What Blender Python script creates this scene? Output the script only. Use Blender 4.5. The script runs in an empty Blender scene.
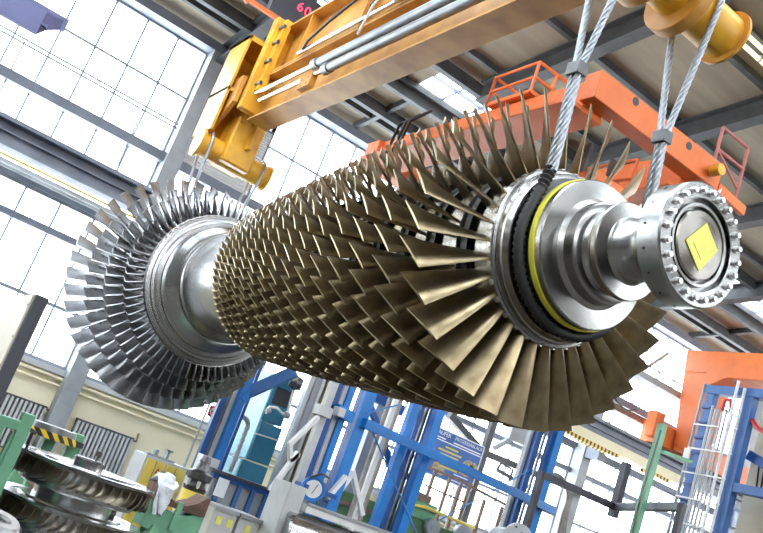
import bpy, bmesh, math, random
from mathutils import Vector, Matrix
random.seed(7)
PI = math.pi
COL = bpy.context.scene.collection
V = Vector

# ------------------------------------------------------------------ camera model (used to survey the hall)
RC = Matrix(((0.7755627, -0.5367928, 0.3321987),
             (0.4185129, 0.0432549, -0.9071802),
             (0.4725986, 0.8426046, 0.2582016)))
FPX, CX, CY, EYE = 889.92, 381.5, 266.5, 2.2
def ray(x, y): return RC.transposed() @ V((x - CX, y - CY, FPX))
def aX(x, y, X):
    r = ray(x, y); p = r * (X / r.x); return V((p.x, p.y, p.z + EYE))
def aY(x, y, Y):
    r = ray(x, y); p = r * (Y / r.y); return V((p.x, p.y, p.z + EYE))
def aZ(x, y, Z):
    r = ray(x, y); p = r * ((Z - EYE) / r.z); return V((p.x, p.y, p.z + EYE))

# ------------------------------------------------------------------ materials
def mat(name, col, rough=.5, metal=0., var=.12, scale=6., bump=0., stretch=(1, 1, 1), dirt=None, spec=.5, det=5):
    m = bpy.data.materials.new(name); m.use_nodes = True
    nt = m.node_tree; b = nt.nodes['Principled BSDF']
    b.inputs['Roughness'].default_value = rough; b.inputs['Metallic'].default_value = metal
    b.inputs['Specular IOR Level'].default_value = spec
    tc = nt.nodes.new('ShaderNodeTexCoord'); mp = nt.nodes.new('ShaderNodeMapping')
    mp.inputs['Scale'].default_value = stretch
    nt.links.new(tc.outputs['Object'], mp.inputs['Vector'])
    nz = nt.nodes.new('ShaderNodeTexNoise'); nz.inputs['Scale'].default_value = scale; nz.inputs['Detail'].default_value = det
    nt.links.new(mp.outputs[0], nz.inputs['Vector'])
    cr = nt.nodes.new('ShaderNodeValToRGB')
    d = dirt or tuple(c * (1 - 2.2 * var) for c in col)
    cr.color_ramp.elements[0].position = .3; cr.color_ramp.elements[1].position = .62
    cr.color_ramp.elements[0].color = (*d, 1); cr.color_ramp.elements[1].color = (*col, 1)
    nt.links.new(nz.outputs['Fac'], cr.inputs[0]); nt.links.new(cr.outputs[0], b.inputs['Base Color'])
    if rough < .9:
        mr = nt.nodes.new('ShaderNodeMapRange')
        mr.inputs['To Min'].default_value = min(1, rough * 1.25); mr.inputs['To Max'].default_value = rough * .85
        nt.links.new(nz.outputs['Fac'], mr.inputs['Value']); nt.links.new(mr.outputs[0], b.inputs['Roughness'])
    if bump:
        bp = nt.nodes.new('ShaderNodeBump'); bp.inputs['Strength'].default_value = bump; bp.inputs['Distance'].default_value = .02
        nt.links.new(nz.outputs['Fac'], bp.inputs['Height']); nt.links.new(bp.outputs[0], b.inputs['Normal'])
    return m
def emit(name, col, s):
    m = bpy.data.materials.new(name); m.use_nodes = True; nt = m.node_tree; nt.nodes.clear()
    e = nt.nodes.new('ShaderNodeEmission'); e.inputs[0].default_value = (*col, 1); e.inputs[1].default_value = s
    o = nt.nodes.new('ShaderNodeOutputMaterial'); nt.links.new(e.outputs[0], o.inputs[0]); return m
def glassmat():
    m = bpy.data.materials.new('window_glass'); m.use_nodes = True; nt = m.node_tree; nt.nodes.clear()
    t = nt.nodes.new('ShaderNodeBsdfTransparent'); t.inputs[0].default_value = (.95, .98, 1, 1)
    g = nt.nodes.new('ShaderNodeBsdfGlossy'); g.inputs['Roughness'].default_value = .05
    x = nt.nodes.new('ShaderNodeMixShader'); x.inputs[0].default_value = .06
    o = nt.nodes.new('ShaderNodeOutputMaterial')
    nt.links.new(t.outputs[0], x.inputs[1]); nt.links.new(g.outputs[0], x.inputs[2]); nt.links.new(x.outputs[0], o.inputs[0])
    return m
def stripemat(name, c1, c2, scale, direction):
    m = bpy.data.materials.new(name); m.use_nodes = True; nt = m.node_tree; b = nt.nodes['Principled BSDF']
    b.inputs['Roughness'].default_value = .5
    tc = nt.nodes.new('ShaderNodeTexCoord'); mp = nt.nodes.new('ShaderNodeMapping')
    mp.inputs['Rotation'].default_value = direction
    w = nt.nodes.new('ShaderNodeTexWave'); w.inputs['Scale'].default_value = scale
    cr = nt.nodes.new('ShaderNodeValToRGB'); cr.color_ramp.interpolation = 'CONSTANT'
    cr.color_ramp.elements[0].color = (*c1, 1); cr.color_ramp.elements[1].color = (*c2, 1); cr.color_ramp.elements[1].position = .5
    nt.links.new(tc.outputs['Object'], mp.inputs[0]); nt.links.new(mp.outputs[0], w.inputs[0])
    nt.links.new(w.outputs['Fac'], cr.inputs[0]); nt.links.new(cr.outputs[0], b.inputs['Base Color'])
    return m

M = dict(
    steel=mat('turned_steel', (.41, .405, .395), .21, 1, .12, 9, stretch=(.4, 5, .4)),
    face=mat('polished_steel', (.47, .47, .47), .22, 1, .1, 5),
    bolt=mat('bolt_steel', (.8, .8, .8), .35, 1, .1, 20),
    khaki=mat('compressor_blade_metal', (.42, .345, .215), .32, 1, .13, 5, dirt=(.23, .175, .10)),
    tblade=mat('turbine_blade_metal', (.34, .34, .35), .27, 1, .12, 5),
    black=mat('black_coating', (.012, .012, .013), .35, 0, .1, 10),
    sleeve=mat('black_sleeve_cloth', (.012, .012, .013), .75, 0, .1, 30),
    yring=mat('yellow_band', (.72, .68, .06), .45, 0, .06, 10),
    note=mat('yellow_paper', (.85, .83, .2), .8, 0, .05, 20),
    rope=mat('galvanised_wire', (.43, .46, .5), .4, .85, .12, 30),
    orange=mat('lifting_beam_paint', (.66, .32, .05), .45, 0, .2, 2.5, dirt=(.42, .17, .03)),
    yellow=mat('yellow_paint', (.8, .44, .03), .38, 0, .15, 3, dirt=(.55, .25, .02)),
    crane=mat('orange_crane_paint', (.74, .165, .03), .45, 0, .08, 3),
    chrome=mat('hydraulic_chrome', (.55, .56, .58), .2, 1, .05, 8),
    cylgrey=mat('hydraulic_grey', (.30, .31, .32), .32, .7, .1, 6),
    dsteel=mat('dark_roof_steel', (.085, .09, .095), .55, .1, .15, 3),
    bsteel=mat('blue_grey_window_steel', (.19, .215, .27), .5, .1, .1, 3),  # blue tint stands in for lens haze around the windows
    wframe=mat('window_frame_paint', (.27, .30, .36), .5, .1, .08, 3),  # lighter for window glare, lens haze put into the blue tint
    gsteel=mat('grey_painted_steel', (.36, .385, .41), .5, .1, .1, 3),
    lgrey=mat('light_grey_paint', (.56, .57, .58), .45, 0, .06, 4),
    gsteel2=mat('grey_wall_paint', (.085, .08, .075), .8, 0, .1, .7),
    white=mat('white_paint', (.78, .78, .77), .45, 0, .05, 4),
    roof=mat('roof_panel', (.43, .37, .275), .8, 0, .1, 1.2, stretch=(.3, 3, 1)),
    cream=mat('cream_plaster', (.90, .82, .60), .85, 0, .05, 1.5),
    floor=mat('workshop_floor', (.085, .075, .062), .55, 0, .2, .8, dirt=(.05, .045, .04)),
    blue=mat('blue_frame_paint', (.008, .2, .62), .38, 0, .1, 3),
    dblue=mat('dark_blue_frame_paint', (.008, .075, .29), .38, 0, .1, 3),  # dark blue parts, and the painted-in shaded side of the main post
    rblue=mat('steel_blue_paint', (.05, .15, .40), .42, 0, .1, 3),
    cyan=mat('pale_cyan_paint', (.30, .56, .66), .45, 0, .06, 3),  # paler tone for the left faces of the teal housing
    teal=mat('teal_paint', (.015, .19, .30), .4, 0, .12, 3),
    green=mat('machine_green_paint', (.17, .41, .25), .45, 0, .1, 4),
    dgreen=mat('olive_green_panel', (.09, .2, .09), .5, 0, .12, 2),
    cabyel=mat('cabinet_yellow', (.92, .70, .13), .42, 0, .04, 3),
    beige=mat('beige_panel', (.62, .55, .42), .55, 0, .06, 3),
    darkedge=mat('charcoal_panel_edge', (.05, .05, .065), .5, 0, .1, 3),
    wood=mat('brown_wood', (.16, .085, .06), .7, 0, .25, 6, stretch=(1, 6, 1)),
    handle=mat('brown_leather', (.42, .25, .17), .6, 0, .15, 8),
    cloth=mat('white_cloth', (.74, .76, .82), .9, 0, .12, 14, bump=.5),
    red=mat('red_paint', (.55, .03, .03), .4, 0, .05, 5),
    hose=mat('grey_hose', (.33, .30, .26), .6, 0, .15, 10),
    purple=mat('blue_grey_trough_paint', (.10, .105, .23), .5, 0, .1, 3),  # grey steel with the bluish haze put into its colour
    poster=mat('blue_print', (.05, .16, .48), .5, 0, .1, 6),
    ptext=mat('white_print', (.85, .87, .9), .5, 0, .02, 6),
    pyel=mat('yellow_print', (.7, .62, .12), .5, 0, .1, 30),
    pgold=mat('gold_print', (.5, .45, .3), .5, 0, .3, 25),
    rusty=mat('rusty_brown_steel', (.26, .17, .12), .6, .1, .2, 8),
    dark=mat('dark_machine_steel', (.16, .16, .165), .35, .9, .15, 8),
    tube=emit('lit_fluorescent_tube', (1, .9, .55), 1.3),
    led=emit('red_led_digit', (1, .05, .1), 2.5),
    glass=glassmat(),
    hazard=stripemat('yellow_black_stripe', (.02, .02, .02), (.85, .55, .03), 3.2, (0, 0, .7)),
    hazard2=stripemat('yellow_black_tape', (.02, .02, .02), (.85, .55, .03), 4.5, (0, .75, 0)),
)
def turned(m, axis, an):
    nt = m.node_tree; b = nt.nodes['Principled BSDF']; t = nt.nodes.new('ShaderNodeTangent'); t.direction_type = 'RADIAL'; t.axis = axis
    b.inputs['Anisotropic'].default_value = an; nt.links.new(t.outputs[0], b.inputs['Tangent'])
M['steelz'] = mat('upright_turned_steel', (.55, .55, .555), .2, 1, .09, 9, stretch=(.4, .4, 5))
M['centre'] = mat('dark_polished_steel', (.42, .40, .37), .2, 1, .12, 6); turned(M['centre'], 'Y', .92)
turned(M['steel'], 'Y', .75); turned(M['face'], 'Y', .8); turned(M['steelz'], 'Z', .7)
# ribbed louvre sheet: fine horizontal corrugation stays in the material's bump
def add_wave_bump(m, scale, direction='Z', strength=.6):
    nt = m.node_tree; b = nt.nodes['Principled BSDF']
    tc = nt.nodes.new('ShaderNodeTexCoord'); w = nt.nodes.new('ShaderNodeTexWave')
    w.bands_direction = direction; w.inputs['Scale'].default_value = scale
    bp = nt.nodes.new('ShaderNodeBump'); bp.inputs['Strength'].default_value = strength; bp.inputs['Distance'].default_value = .03
    nt.links.new(tc.outputs['Object'], w.inputs[0]); nt.links.new(w.outputs['Fac'], bp.inputs['Height'])
    nt.links.new(bp.outputs[0], b.inputs['Normal'])
M['sleeve2'] = mat('ribbed_sleeve', (.028, .028, .03), .5, 0, .1, 30)
M['louvre'] = mat('white_louvre_sheet', (.72, .73, .74), .5, 0, .05, 3)
add_wave_bump(M['louvre'], 6)

# ------------------------------------------------------------------ mesh builder
ROOTM = {}
def wm(o):
    if o is None: return Matrix()
    while o.parent is not None: o = o.parent
    return ROOTM.get(o.name, Matrix.Translation(o.location))
class MB:
    def __init__(self): self.bm = bmesh.new()
    def _f(self, vs, smooth=False):
        try:
            f = self.bm.faces.new(vs); f.smooth = True
        except ValueError: pass
    def box(self, c, s, mx=None):
        c = V(c); hs = V(s) / 2; vs = []
        for x in (-1, 1):
            for y in (-1, 1):
                for z in (-1, 1):
                    p = V((x * hs.x, y * hs.y, z * hs.z))
                    vs.append(self.bm.verts.new((mx @ p if mx else p) + c))
        for q in ((0, 1, 3, 2), (4, 6, 7, 5), (0, 4, 5, 1), (2, 3, 7, 6), (0, 2, 6, 4), (1, 5, 7, 3)):
            self._f([vs[i] for i in q])
        return self
    def box2(self, a, b):
        a, b = V(a), V(b); return self.box((a + b) / 2, [abs(b[i] - a[i]) for i in range(3)])
    def bar(self, a, b, w, h, up=(0, 0, 1)):
        a, b = V(a), V(b); d = (b - a); L = d.length; d.normalize()
        u = V(up); 
        if abs(u.dot(d)) > .98: u = V((0, 1, 0))
        s = d.cross(u).normalized(); u = s.cross(d)
        mx = Matrix((s, d, u)).transposed()
        return self.box((a + b) / 2, (w, L, h), mx)
    def ibeam(self, a, b, w, h, t=.03, up=(0, 0, 1), web=None):
        a, b, u = V(a), V(b), V(up).normalized()
        self.bar(a + u * (h / 2 - t / 2), b + u * (h / 2 - t / 2), w, t, up)
        self.bar(a - u * (h / 2 - t / 2), b - u * (h / 2 - t / 2), w, t, up)
        self.bar(a, b, web or t * .7, h - 2 * t, up); return self
    def tube(self, pts, r, n=8, cap=True):
        pts = [V(p) for p in pts]; rings = []
        t0 = (pts[1] - pts[0]).normalized()
        u = t0.orthogonal().normalized()
        for i, p in enumerate(pts):
            if i == 0: t = t0
            elif i == len(pts) - 1: t = (p - pts[i - 1]).normalized()
            else: t = ((pts[i + 1] - p).normalized() + (p - pts[i - 1]).normalized()).normalized()
            u = (u - t * u.dot(t)).normalized(); w = t.cross(u)
            rr = r[i] if isinstance(r, (list, tuple)) else r
            rings.append([self.bm.verts.new(p + (u * math.cos(a) + w * math.sin(a)) * rr) for a in [2 * PI * k / n for k in range(n)]])
        for A, B in zip(rings, rings[1:]):
            for k in range(n): self._f([A[k], A[(k + 1) % n], B[(k + 1) % n], B[k]])
        if cap: self._f(rings[0][::-1]); self._f(rings[-1])
        return self
    def cyl(self, a, b, r, n=24, r2=None): return self.tube([a, b], [r, r if r2 is None else r2], n)
    def lathe(self, prof, n=96, o=(0, 0, 0), d=(0, 1, 0), close=True):
        o, d = V(o), V(d).normalized(); u = d.orthogonal().normalized(); w = d.cross(u); rings = []
        for s, r in prof:
            rings.append([self.bm.verts.new(o + d * s + (u * math.cos(a) + w * math.sin(a)) * max(r, 1e-4)) for a in [2 * PI * k / n for k in range(n)]])
        for A, B in zip(rings, rings[1:]):
            for k in range(n): self._f([A[k], A[(k + 1) % n], B[(k + 1) % n], B[k]])
        if close: self._f(rings[0][::-1]); self._f(rings[-1])
        return self
    def prism(self, poly, vec):
        vec = V(vec); A = [self.bm.verts.new(V(p)) for p in poly]; B = [self.bm.verts.new(V(p) + vec) for p in poly]
        self._f(A[::-1]); self._f(B)
        for i in range(len(A)): j = (i + 1) % len(A); self._f([A[i], A[j], B[j], B[i]])
        return self
    def loft(self, secs):
        rings = [[self.bm.verts.new(p) for p in s] for s in secs]; n = len(rings[0])
        for A, B in zip(rings, rings[1:]):
            for k in range(n): self._f([A[k], A[(k + 1) % n], B[(k + 1) % n], B[k]])
        self._f(rings[0][::-1]); self._f(rings[-1]); return self
    def mesh(self, name, m, ang=32):
        bm = self.bm
        bmesh.ops.recalc_face_normals(bm, faces=bm.faces)
        for e in bm.edges:
            if len(e.link_faces) == 2 and e.calc_face_angle(0) > math.radians(ang): e.smooth = False
        me = bpy.data.meshes.new(name); bm.to_mesh(me); bm.free(); me.materials.append(m); return me
    def pieces(self):
        # groups of loose islands that lie far apart
        vs = list(self.bm.verts); self.bm.verts.index_update(); comp = [-1] * len(vs); isl = []
        for v in vs:
            if comp[v.index] >= 0: continue
            k = len(isl); st = [v]; comp[v.index] = k; mem = []
            while st:
                q = st.pop(); mem.append(q)
                for e in q.link_edges:
                    o = e.other_vert(q)
                    if comp[o.index] < 0: comp[o.index] = k; st.append(o)
            lo = [min(p.co[i] for p in mem) for i in range(3)]; hi = [max(p.co[i] for p in mem) for i in range(3)]
            isl.append((mem, lo, hi, max(hi[i] - lo[i] for i in range(3))))
        g = list(range(len(isl)))
        def f(a):
            while g[a] != a: a = g[a]
            return a
        for a in range(len(isl)):
            for c in range(a):
                d = math.sqrt(sum(max(0, isl[a][1][i] - isl[c][2][i], isl[c][1][i] - isl[a][2][i]) ** 2 for i in range(3)))
                if d <= max(.02, .5 * max(isl[a][3], isl[c][3])): g[f(a)] = f(c)
        out = {}
        for a in range(len(isl)): out.setdefault(f(a), []).extend(isl[a][0])
        return list(out.values())
    def build(self, name, m, parent=None, bev=0, ang=32, local=False):
        if parent is not None and len(self.bm.verts) < 6000:
            ps = self.pieces()
            if len(ps) > 1:
                obs = []
                for mem in ps:
                    nb = MB(); mp = {v: nb.bm.verts.new(v.co) for v in mem}; fs = set()
                    for v in mem: fs.update(v.link_faces)
                    for fc in fs: nb._f([mp[v] for v in fc.verts])
                    obs.append(nb.build(name, m, parent, bev, ang, local))
                self.bm.free(); return obs[0]
        if parent is not None:
            if not local:
                inv = wm(parent).inverted()
                for v in self.bm.verts: v.co = inv @ v.co
            loc = None
        else:
            zs = [v.co for v in self.bm.verts]
            lo = V([min(p[i] for p in zs) for i in range(3)]); hi = V([max(p[i] for p in zs) for i in range(3)])
            loc = V(((lo.x + hi.x) / 2, (lo.y + hi.y) / 2, lo.z))
            for v in self.bm.verts: v.co -= loc
        o = bpy.data.objects.new(name, self.mesh(name, m, ang)); COL.objects.link(o)
        if parent is not None: o.parent = parent
        else: o.location = loc
        if bev:
            b = o.modifiers.new('bevel', 'BEVEL'); b.width = bev; b.segments = 2; b.limit_method = 'ANGLE'
            b.harden_normals = False
        return o
def tag(o, label=None, cat=None, group=None, kind=None):
    if label: o['label'] = label
    if cat: o['category'] = cat
    if group: o['group'] = group
    if kind: o['kind'] = kind
    return o
def thing(name, label, cat, loc=(0, 0, 0), group=None, mx=None):
    o = bpy.data.objects.new(name, None); COL.objects.link(o); o.empty_display_size = .2
    if mx is not None: o.matrix_world = mx; ROOTM[o.name] = mx.copy()
    else: o.location = loc; ROOTM[o.name] = Matrix.Translation(V(loc))
    return tag(o, label, cat, group)
def struct(name, mb, m, parent=None, **k):
    o = mb.build(name, m, parent, **k)
    if parent is None: o['kind'] = 'structure'
    return o
def copy_part(src, parent, mx=None):
    c = src.copy(); COL.objects.link(c); c.parent = parent
    if mx is not None: c.matrix_local = mx
    return c
def textmesh(txt, name, size, mx, m, parent, ext=.002):
    cu = bpy.data.curves.new(name, 'FONT'); cu.body = txt; cu.size = size; cu.extrude = ext
    cu.align_x = 'LEFT'; cu.align_y = 'CENTER'
    t = bpy.data.objects.new('tmp_text', cu); COL.objects.link(t)
    bpy.context.view_layer.update()
    me = bpy.data.meshes.new_from_object(t.evaluated_get(bpy.context.evaluated_depsgraph_get()))
    bpy.data.objects.remove(t)
    me.transform(wm(parent).inverted() @ mx); me.materials.clear(); me.materials.append(m)
    o = bpy.data.objects.new(name, me); COL.objects.link(o); o.parent = parent; return o

# ================================================================== THE ROTOR
C0 = V((3.59, 4.3425, 4.1147)); ND = V((.0130955, -.9995967, .0251973)).normalized()
zl = V((0, 0, 1)); zl = (zl - ND * zl.dot(ND)).normalized(); xl = ND.cross(zl)
RM = Matrix((xl, ND, zl)).transposed().to_4x4(); RM.translation = C0
rotor = thing('turbine_rotor', 'huge steel gas turbine rotor bristling with blades, hanging level across the hall', 'rotor', mx=RM)
def interp(x, tab):
    for (a, fa), (b, fb) in zip(tab, tab[1:]):
        if (a - x) * (b - x) <= 0: return fa + (fb - fa) * (x - a) / (b - a)
    return tab[0][1] if abs(x - tab[0][0]) < abs(x - tab[-1][0]) else tab[-1][1]
NS = 15
ss = [0.]
for i in range(NS - 1): ss.append(ss[-1] - (.335 - (.335 - .185) * i / (NS - 2)))
TIP = [(.2, 1.12), (0, 1.114), (-1, 1.05), (-2, .96), (-3, .87), (-3.64, .80), (-4, .78)]
HUB = [(.2, .555), (0, .56), (-1.2, .60), (-3.64, .655), (-4, .655)]
# drum of the compressor
pr = [(-3.82, .0), (-3.82, .63), (-3.8, .65)]
for i in range(NS - 1, -1, -1):
    h = interp(ss[i], HUB); c = .10 - .05 * i / NS
    pr += [(ss[i] - c - .012, h - .012), (ss[i] - c, h), (ss[i] + c, h), (ss[i] + c + .012, h - .012)]
pr += [(.125, .555), (.125, 0)]
MB().lathe(pr, 96).build('compressor_drum', M['steel'], rotor, local=True)
for i in range(NS - 1):
    a = (ss[i] + ss[i + 1]) / 2; g = (ss[i] - ss[i + 1]) * .17; h = interp(a, HUB)
    p = [(a - g, h - .02), (a - g, h + .03)]
    for q in (-.4, -.25, .25, .4): p += [(a + g * q * 2 * .9 - .004 * (1 if q < 0 else -1), h + (.03 if abs(q) > .3 else .012))]
    p += [(a + g, h + .03), (a + g, h - .02)]
    o = MB().lathe(p, 72, close=False).build('spacer_ring', M['black'], rotor, local=True)
    if i == 0: o['label'] = 'black coated ring between blade rows'
# front end of the shaft
MB().lathe([(.05, 0), (.05, .572), (.06, .585), (.112, .585), (.122, .578), (.126, .560), (.165, .555), (.17, .545), (.215, .535), (.222, .515), (.222, 0)], 128).build('front_disc', M['steel'], rotor, local=True)
MB().lathe([(.2, 0), (.2, .512), (.222, .505), (.23, .465), (.335, .463), (.34, .3), (.34, 0)], 128).build('shaft_groove', M['dark'], rotor, local=True)
MB().lathe([(.328, .2), (.328, .474), (.332, .478), (.368, .478), (.372, .474), (.372, .2)], 128).build('yellow_band', M['yring'], rotor, local=True)['label'] = 'yellow painted band'
MB().lathe([(.36, 0), (.36, .462), (.366, .47), (.415, .47), (.424, .462), (.436, .345), (.45, .33), (.46, .318), (.535, .312), (.545, .300),
            (.552, .262), (.565, .256), (.63, .252), (.64, .255), (.648, .29), (.654, .296), (.685, .296), (.692, .29), (.70, .205), (.725, .190), (.97, .186), (1.0, .20), (1.03, .24), (1.03, 0)], 128).build('shaft_journal', M['steel'], rotor, local=True)
fl = MB().lathe([(1.02, 0), (1.02, .335), (1.035, .349), (1.178, .352), (1.19, .343), (1.19, .262), (1.186, .258), (1.14, .255), (1.14, .236), (1.176, .233), (1.176, .216), (1.172, .212),
                 (1.13, .208), (1.13, .198), (1.13, .19), (1.13, 0)], 128).build('coupling_flange', M['face'], rotor, local=True)
MB().lathe([(1.12, 0), (1.12, .197), (1.172, .197), (1.182, .188), (1.182, .15), (1.18, .148), (1.18, 0)], 96).build('flange_centre', M['centre'], fl, local=True)['label'] = 'dark polished centre disc'
bp = None
for k in range(24):
    a = 2 * PI * (k + .35) / 24
    mx = Matrix.Rotation(a, 4, 'Y')
    if bp is None:
        b = MB(); b.lathe([(1.185, 0), (1.185, .0235), (1.189, .0235), (1.202, .021), (1.202, .017), (1.222, .0155), (1.222, 0)], 12)
        for v in b.bm.verts: v.co += V((0, 0, .303))
        bp = b.build('flange_bolt', M['bolt'], fl, local=True); bp.matrix_local = mx
    else: copy_part(bp, fl, mx)
hb = None
for k in range(16):
    a = 2 * PI * (k + .2) / 16
    if hb is None:
        hb = MB().cyl((0, 1.085, .345), (0, 1.085, .3525), .0075, 10).build('side_hole', M['black'], fl, local=True); hb.matrix_local = Matrix.Rotation(a, 4, 'Y')
    else: copy_part(hb, fl, Matrix.Rotation(a, 4, 'Y'))
nb = MB()
P4 = [(.004, .137), (.145, .033), (.035, -.145), (-.127, -.03)]
nb.prism([V((-u, 1.1835, w)) for u, w in P4], (0, .0025, 0))
o = nb.build('paper_note', M['note'], rotor, local=True); o['label'] = 'yellow paper taped on the flange face'
nt2 = MB()
nt2.prism([V((-u * .55 - .005, 1.186, w * .55)) for u, w in P4], (0, .003, 0))
nt2.build('note_fold', M['note'], o, local=True)
lt = None
for k in range(32):
    a = 2 * PI * (k + .5) / 32
    if lt is None:
        lt = MB().cyl((0, .09, .578), (0, .09, .591), .019, 10).build('locking_tab', M['bolt'], rotor, local=True); lt.matrix_local = Matrix.Rotation(a, 4, 'Y')
    else: copy_part(lt, rotor, Matrix.Rotation(a, 4, 'Y'))
# waist and turbine end
MB().lathe([(-5.02, 0), (-5.02, .62), (-4.98, .605), (-4.9, .60), (-3.95, .60), (-3.85, .605), (-3.81, .62), (-3.81, 0)], 128).build('centre_shaft', M['steel'], rotor, local=True)
MB().lathe([(-5.40, 0), (-5.40, .865), (-5.36, .868), (-5.34, .86), (-5.335, .825), (-5.31, .815), (-5.305, .79), (-5.26, .77), (-5.255, .735), (-5.2, .725), (-5.16, .70), (-5.05, .655), (-5.0, .622), (-5.0, 0)], 128).build('turbine_front_disc', M['face'], rotor, local=True)
MB().lathe([(-6.66, 0), (-6.66, .86), (-6.60, .93), (-6.36, .93), (-6.35, .90), (-6.30, .90), (-6.29, .915), (-6.03, .91), (-6.02, .88), (-5.96, .88), (-5.95, .90), (-5.7, .895), (-5.69, .87), (-5.63, .87), (-5.62, .885), (-5.39, .88), (-5.39, 0)], 128).build('turbine_drum', M['steel'], rotor, local=True)
MB().lathe([(-7.9, 0), (-7.9, .30), (-7.15, .30), (-7.1, .36), (-6.95, .38), (-6.7, .7), (-6.64, .75), (-6.64, 0)], 96).build('rear_shaft', M['steel'], rotor, local=True)

def blade_bm(mb, r0, r1, c0, c1, g0, g1, th, camb, mx, nsec=5, npt=7, sgn=-1):
    secs = []
    for i in range(nsec):
        t = i / (nsec - 1); r = r0 + (r1 - r0) * t
        c = c0 + (c1 - c0) * t; g = math.radians(g0 + (g1 - g0) * t ** .8); tk = c * th * (1 - .55 * t); cb = camb * c * (1 - .6 * t)
        d = V((math.sin(g), math.cos(g), 0)); nn = V((math.cos(g), -math.sin(g), 0)) * sgn
        up, dn = [], []
        for k in range(npt):
            x = -math.cos(PI * k / (npt - 1)); h = tk * .5 * math.sqrt(max(0, 1 - x * x)) * (1 + .35 * x) + tk * .06
            m = cb * (1 - x * x)
            up.append(d * (x * c / 2) + nn * (m + h) + V((0, 0, r))); dn.append(d * (x * c / 2) + nn * (m - h) + V((0, 0, r)))
        secs.append([mx @ p for p in up + dn[::-1]])
    mb.loft(secs)
def rank_blades(rows):
    out = []
    camL = RM.inverted() @ V((0, 0, EYE))
    for ri, row in enumerate(rows):
        for k in range(row['n']):
            a = 2 * PI * (k + row['ph']) / row['n']; mx = Matrix.Rotation(a, 4, 'Y') @ Matrix.Identity(4)
            rm = Matrix.Translation((0, row['s'], 0)) @ mx
            mid = rm @ V((0, 0, row['r1'] * .9)); rad = (mx @ V((0, 0, 1)))
            vw = camL - mid; D = vw.length
            face = rad.dot(vw / D)
            w = (row['r1'] - row['r0']) * row['c1'] / D ** 2 * (1 if (ri == 0 or face > -.05) else .12)
            out.append((w, ri, k, rm))
    out.sort(key=lambda t: -t[0]); return out
def blade_set(name, rows, m, sgn):
    order = rank_blades(rows); protos = {}
    rest = MB()
    for idx, (w, ri, k, rm) in enumerate(order):
        R_ = rows[ri]; a = (R_['r0'], R_['r1'], R_['c0'], R_['c1'], R_['g0'], R_['g1'], R_['th'], R_['cb'])
        if idx < 100:
            if ri not in protos:
                b = MB(); blade_bm(b, *a, Matrix.Identity(4), nsec=9, npt=9, sgn=sgn)
                o = b.build(name, m, rotor, local=True, ang=50); o.matrix_local = rm; protos[ri] = o
            else: copy_part(protos[ri], rotor, rm)
        else: blade_bm(rest, *a, rm, sgn=sgn)
    o = rest.build(name, m, rotor, local=True, ang=50); o['kind'] = 'stuff'; return o
rows = []
for i in range(NS):
    t = i / (NS - 1)
    rows.append(dict(s=ss[i], n=round(32 + 40 * t), r0=interp(ss[i], HUB) - .015, r1=interp(ss[i], TIP), c0=.20 - .09 * t, c1=.285 - .165 * t,
                     g0=16 + 8 * t, g1=46 - 1 * t, th=.11, cb=.05, ph=.37 * i))
blade_set('compressor_blade', rows, M['khaki'], -1)
trows = [dict(s=-5.505, n=72, r0=.875, r1=1.06, c0=.18, c1=.165, g0=12, g1=36, th=.22, cb=.13, ph=.2),
         dict(s=-5.825, n=62, r0=.89, r1=1.18, c0=.20, c1=.18, g0=14, g1=42, th=.2, cb=.12, ph=.5),
         dict(s=-6.16, n=54, r0=.90, r1=1.30, c0=.21, c1=.20, g0=16, g1=46, th=.18, cb=.1, ph=.1),
         dict(s=-6.48, n=44, r0=.92, r1=1.446, c0=.24, c1=.23, g0=18, g1=50, th=.16, cb=.09, ph=.7)]
blade_set('turbine_blade', trows, M['tblade'], 1)

# ================================================================== SLINGS
def stranded(mb, pts, r, pitch=.30, ns=5):
    # a laid wire rope: strands wound along the polyline
    pts = [V(p) for p in pts]; seg = [(b - a).length for a, b in zip(pts, pts[1:])]; L = sum(seg)
    step = pitch / 12; N = max(4, int(L / step)); sm = []
    for i in range(N + 1):
        d = L * i / N; k = 0
        while k < len(seg) - 1 and d > seg[k]: d -= seg[k]; k += 1
        sm.append((pts[k].lerp(pts[k + 1], min(1, d / seg[k])), (pts[k + 1] - pts[k]).normalized(), L * i / N))
    u = sm[0][1].orthogonal().normalized(); path = [[] for _ in range(ns)]
    for p, t, s in sm:
        u = (u - t * u.dot(t)).normalized(); w = t.cross(u)
        for q in range(ns):
            a = 2 * PI * (q / ns + s / pitch); path[q].append(p + (u * math.cos(a) + w * math.sin(a)) * r * .66)
    for q in range(ns): mb.tube(path[q], r * .44, 6)
    mb.tube([s[0] for s in sm], r * .5, 5)
def arc(c, r, a0, a1, n, ax='x'):
    out = []
    for i in range(n + 1):
        a = a0 + (a1 - a0) * i / n
        if ax == 'x': out.append(V(c) + V((0, math.cos(a) * r, math.sin(a) * r)))
        else: out.append(V(c) + V((math.cos(a) * r, 0, math.sin(a) * r)))
    return out
GY = 4.055; GC = V((3.593, GY, 4.121)); DZ = 6.22; DR = .17
sl = thing('wire_rope_sling', 'steel wire rope sling with black sleeve cradling the near end of the rotor shaft', 'sling', (GC.x, GC.y, 3.6))
cl1, cl2 = aY(577, 70, GY), aY(662, 138, GY)
slv = aY(552, 167, GY)
sr = .503
a_l = PI * .985
lp = GC + V((math.cos(a_l) * sr, 0, math.sin(a_l) * sr))
sp = [slv, slv.lerp(lp, .5) + V((-.004, -.01, 0))] + arc(GC, sr, a_l, 2 * PI + .1, 40, 'y')
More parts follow.
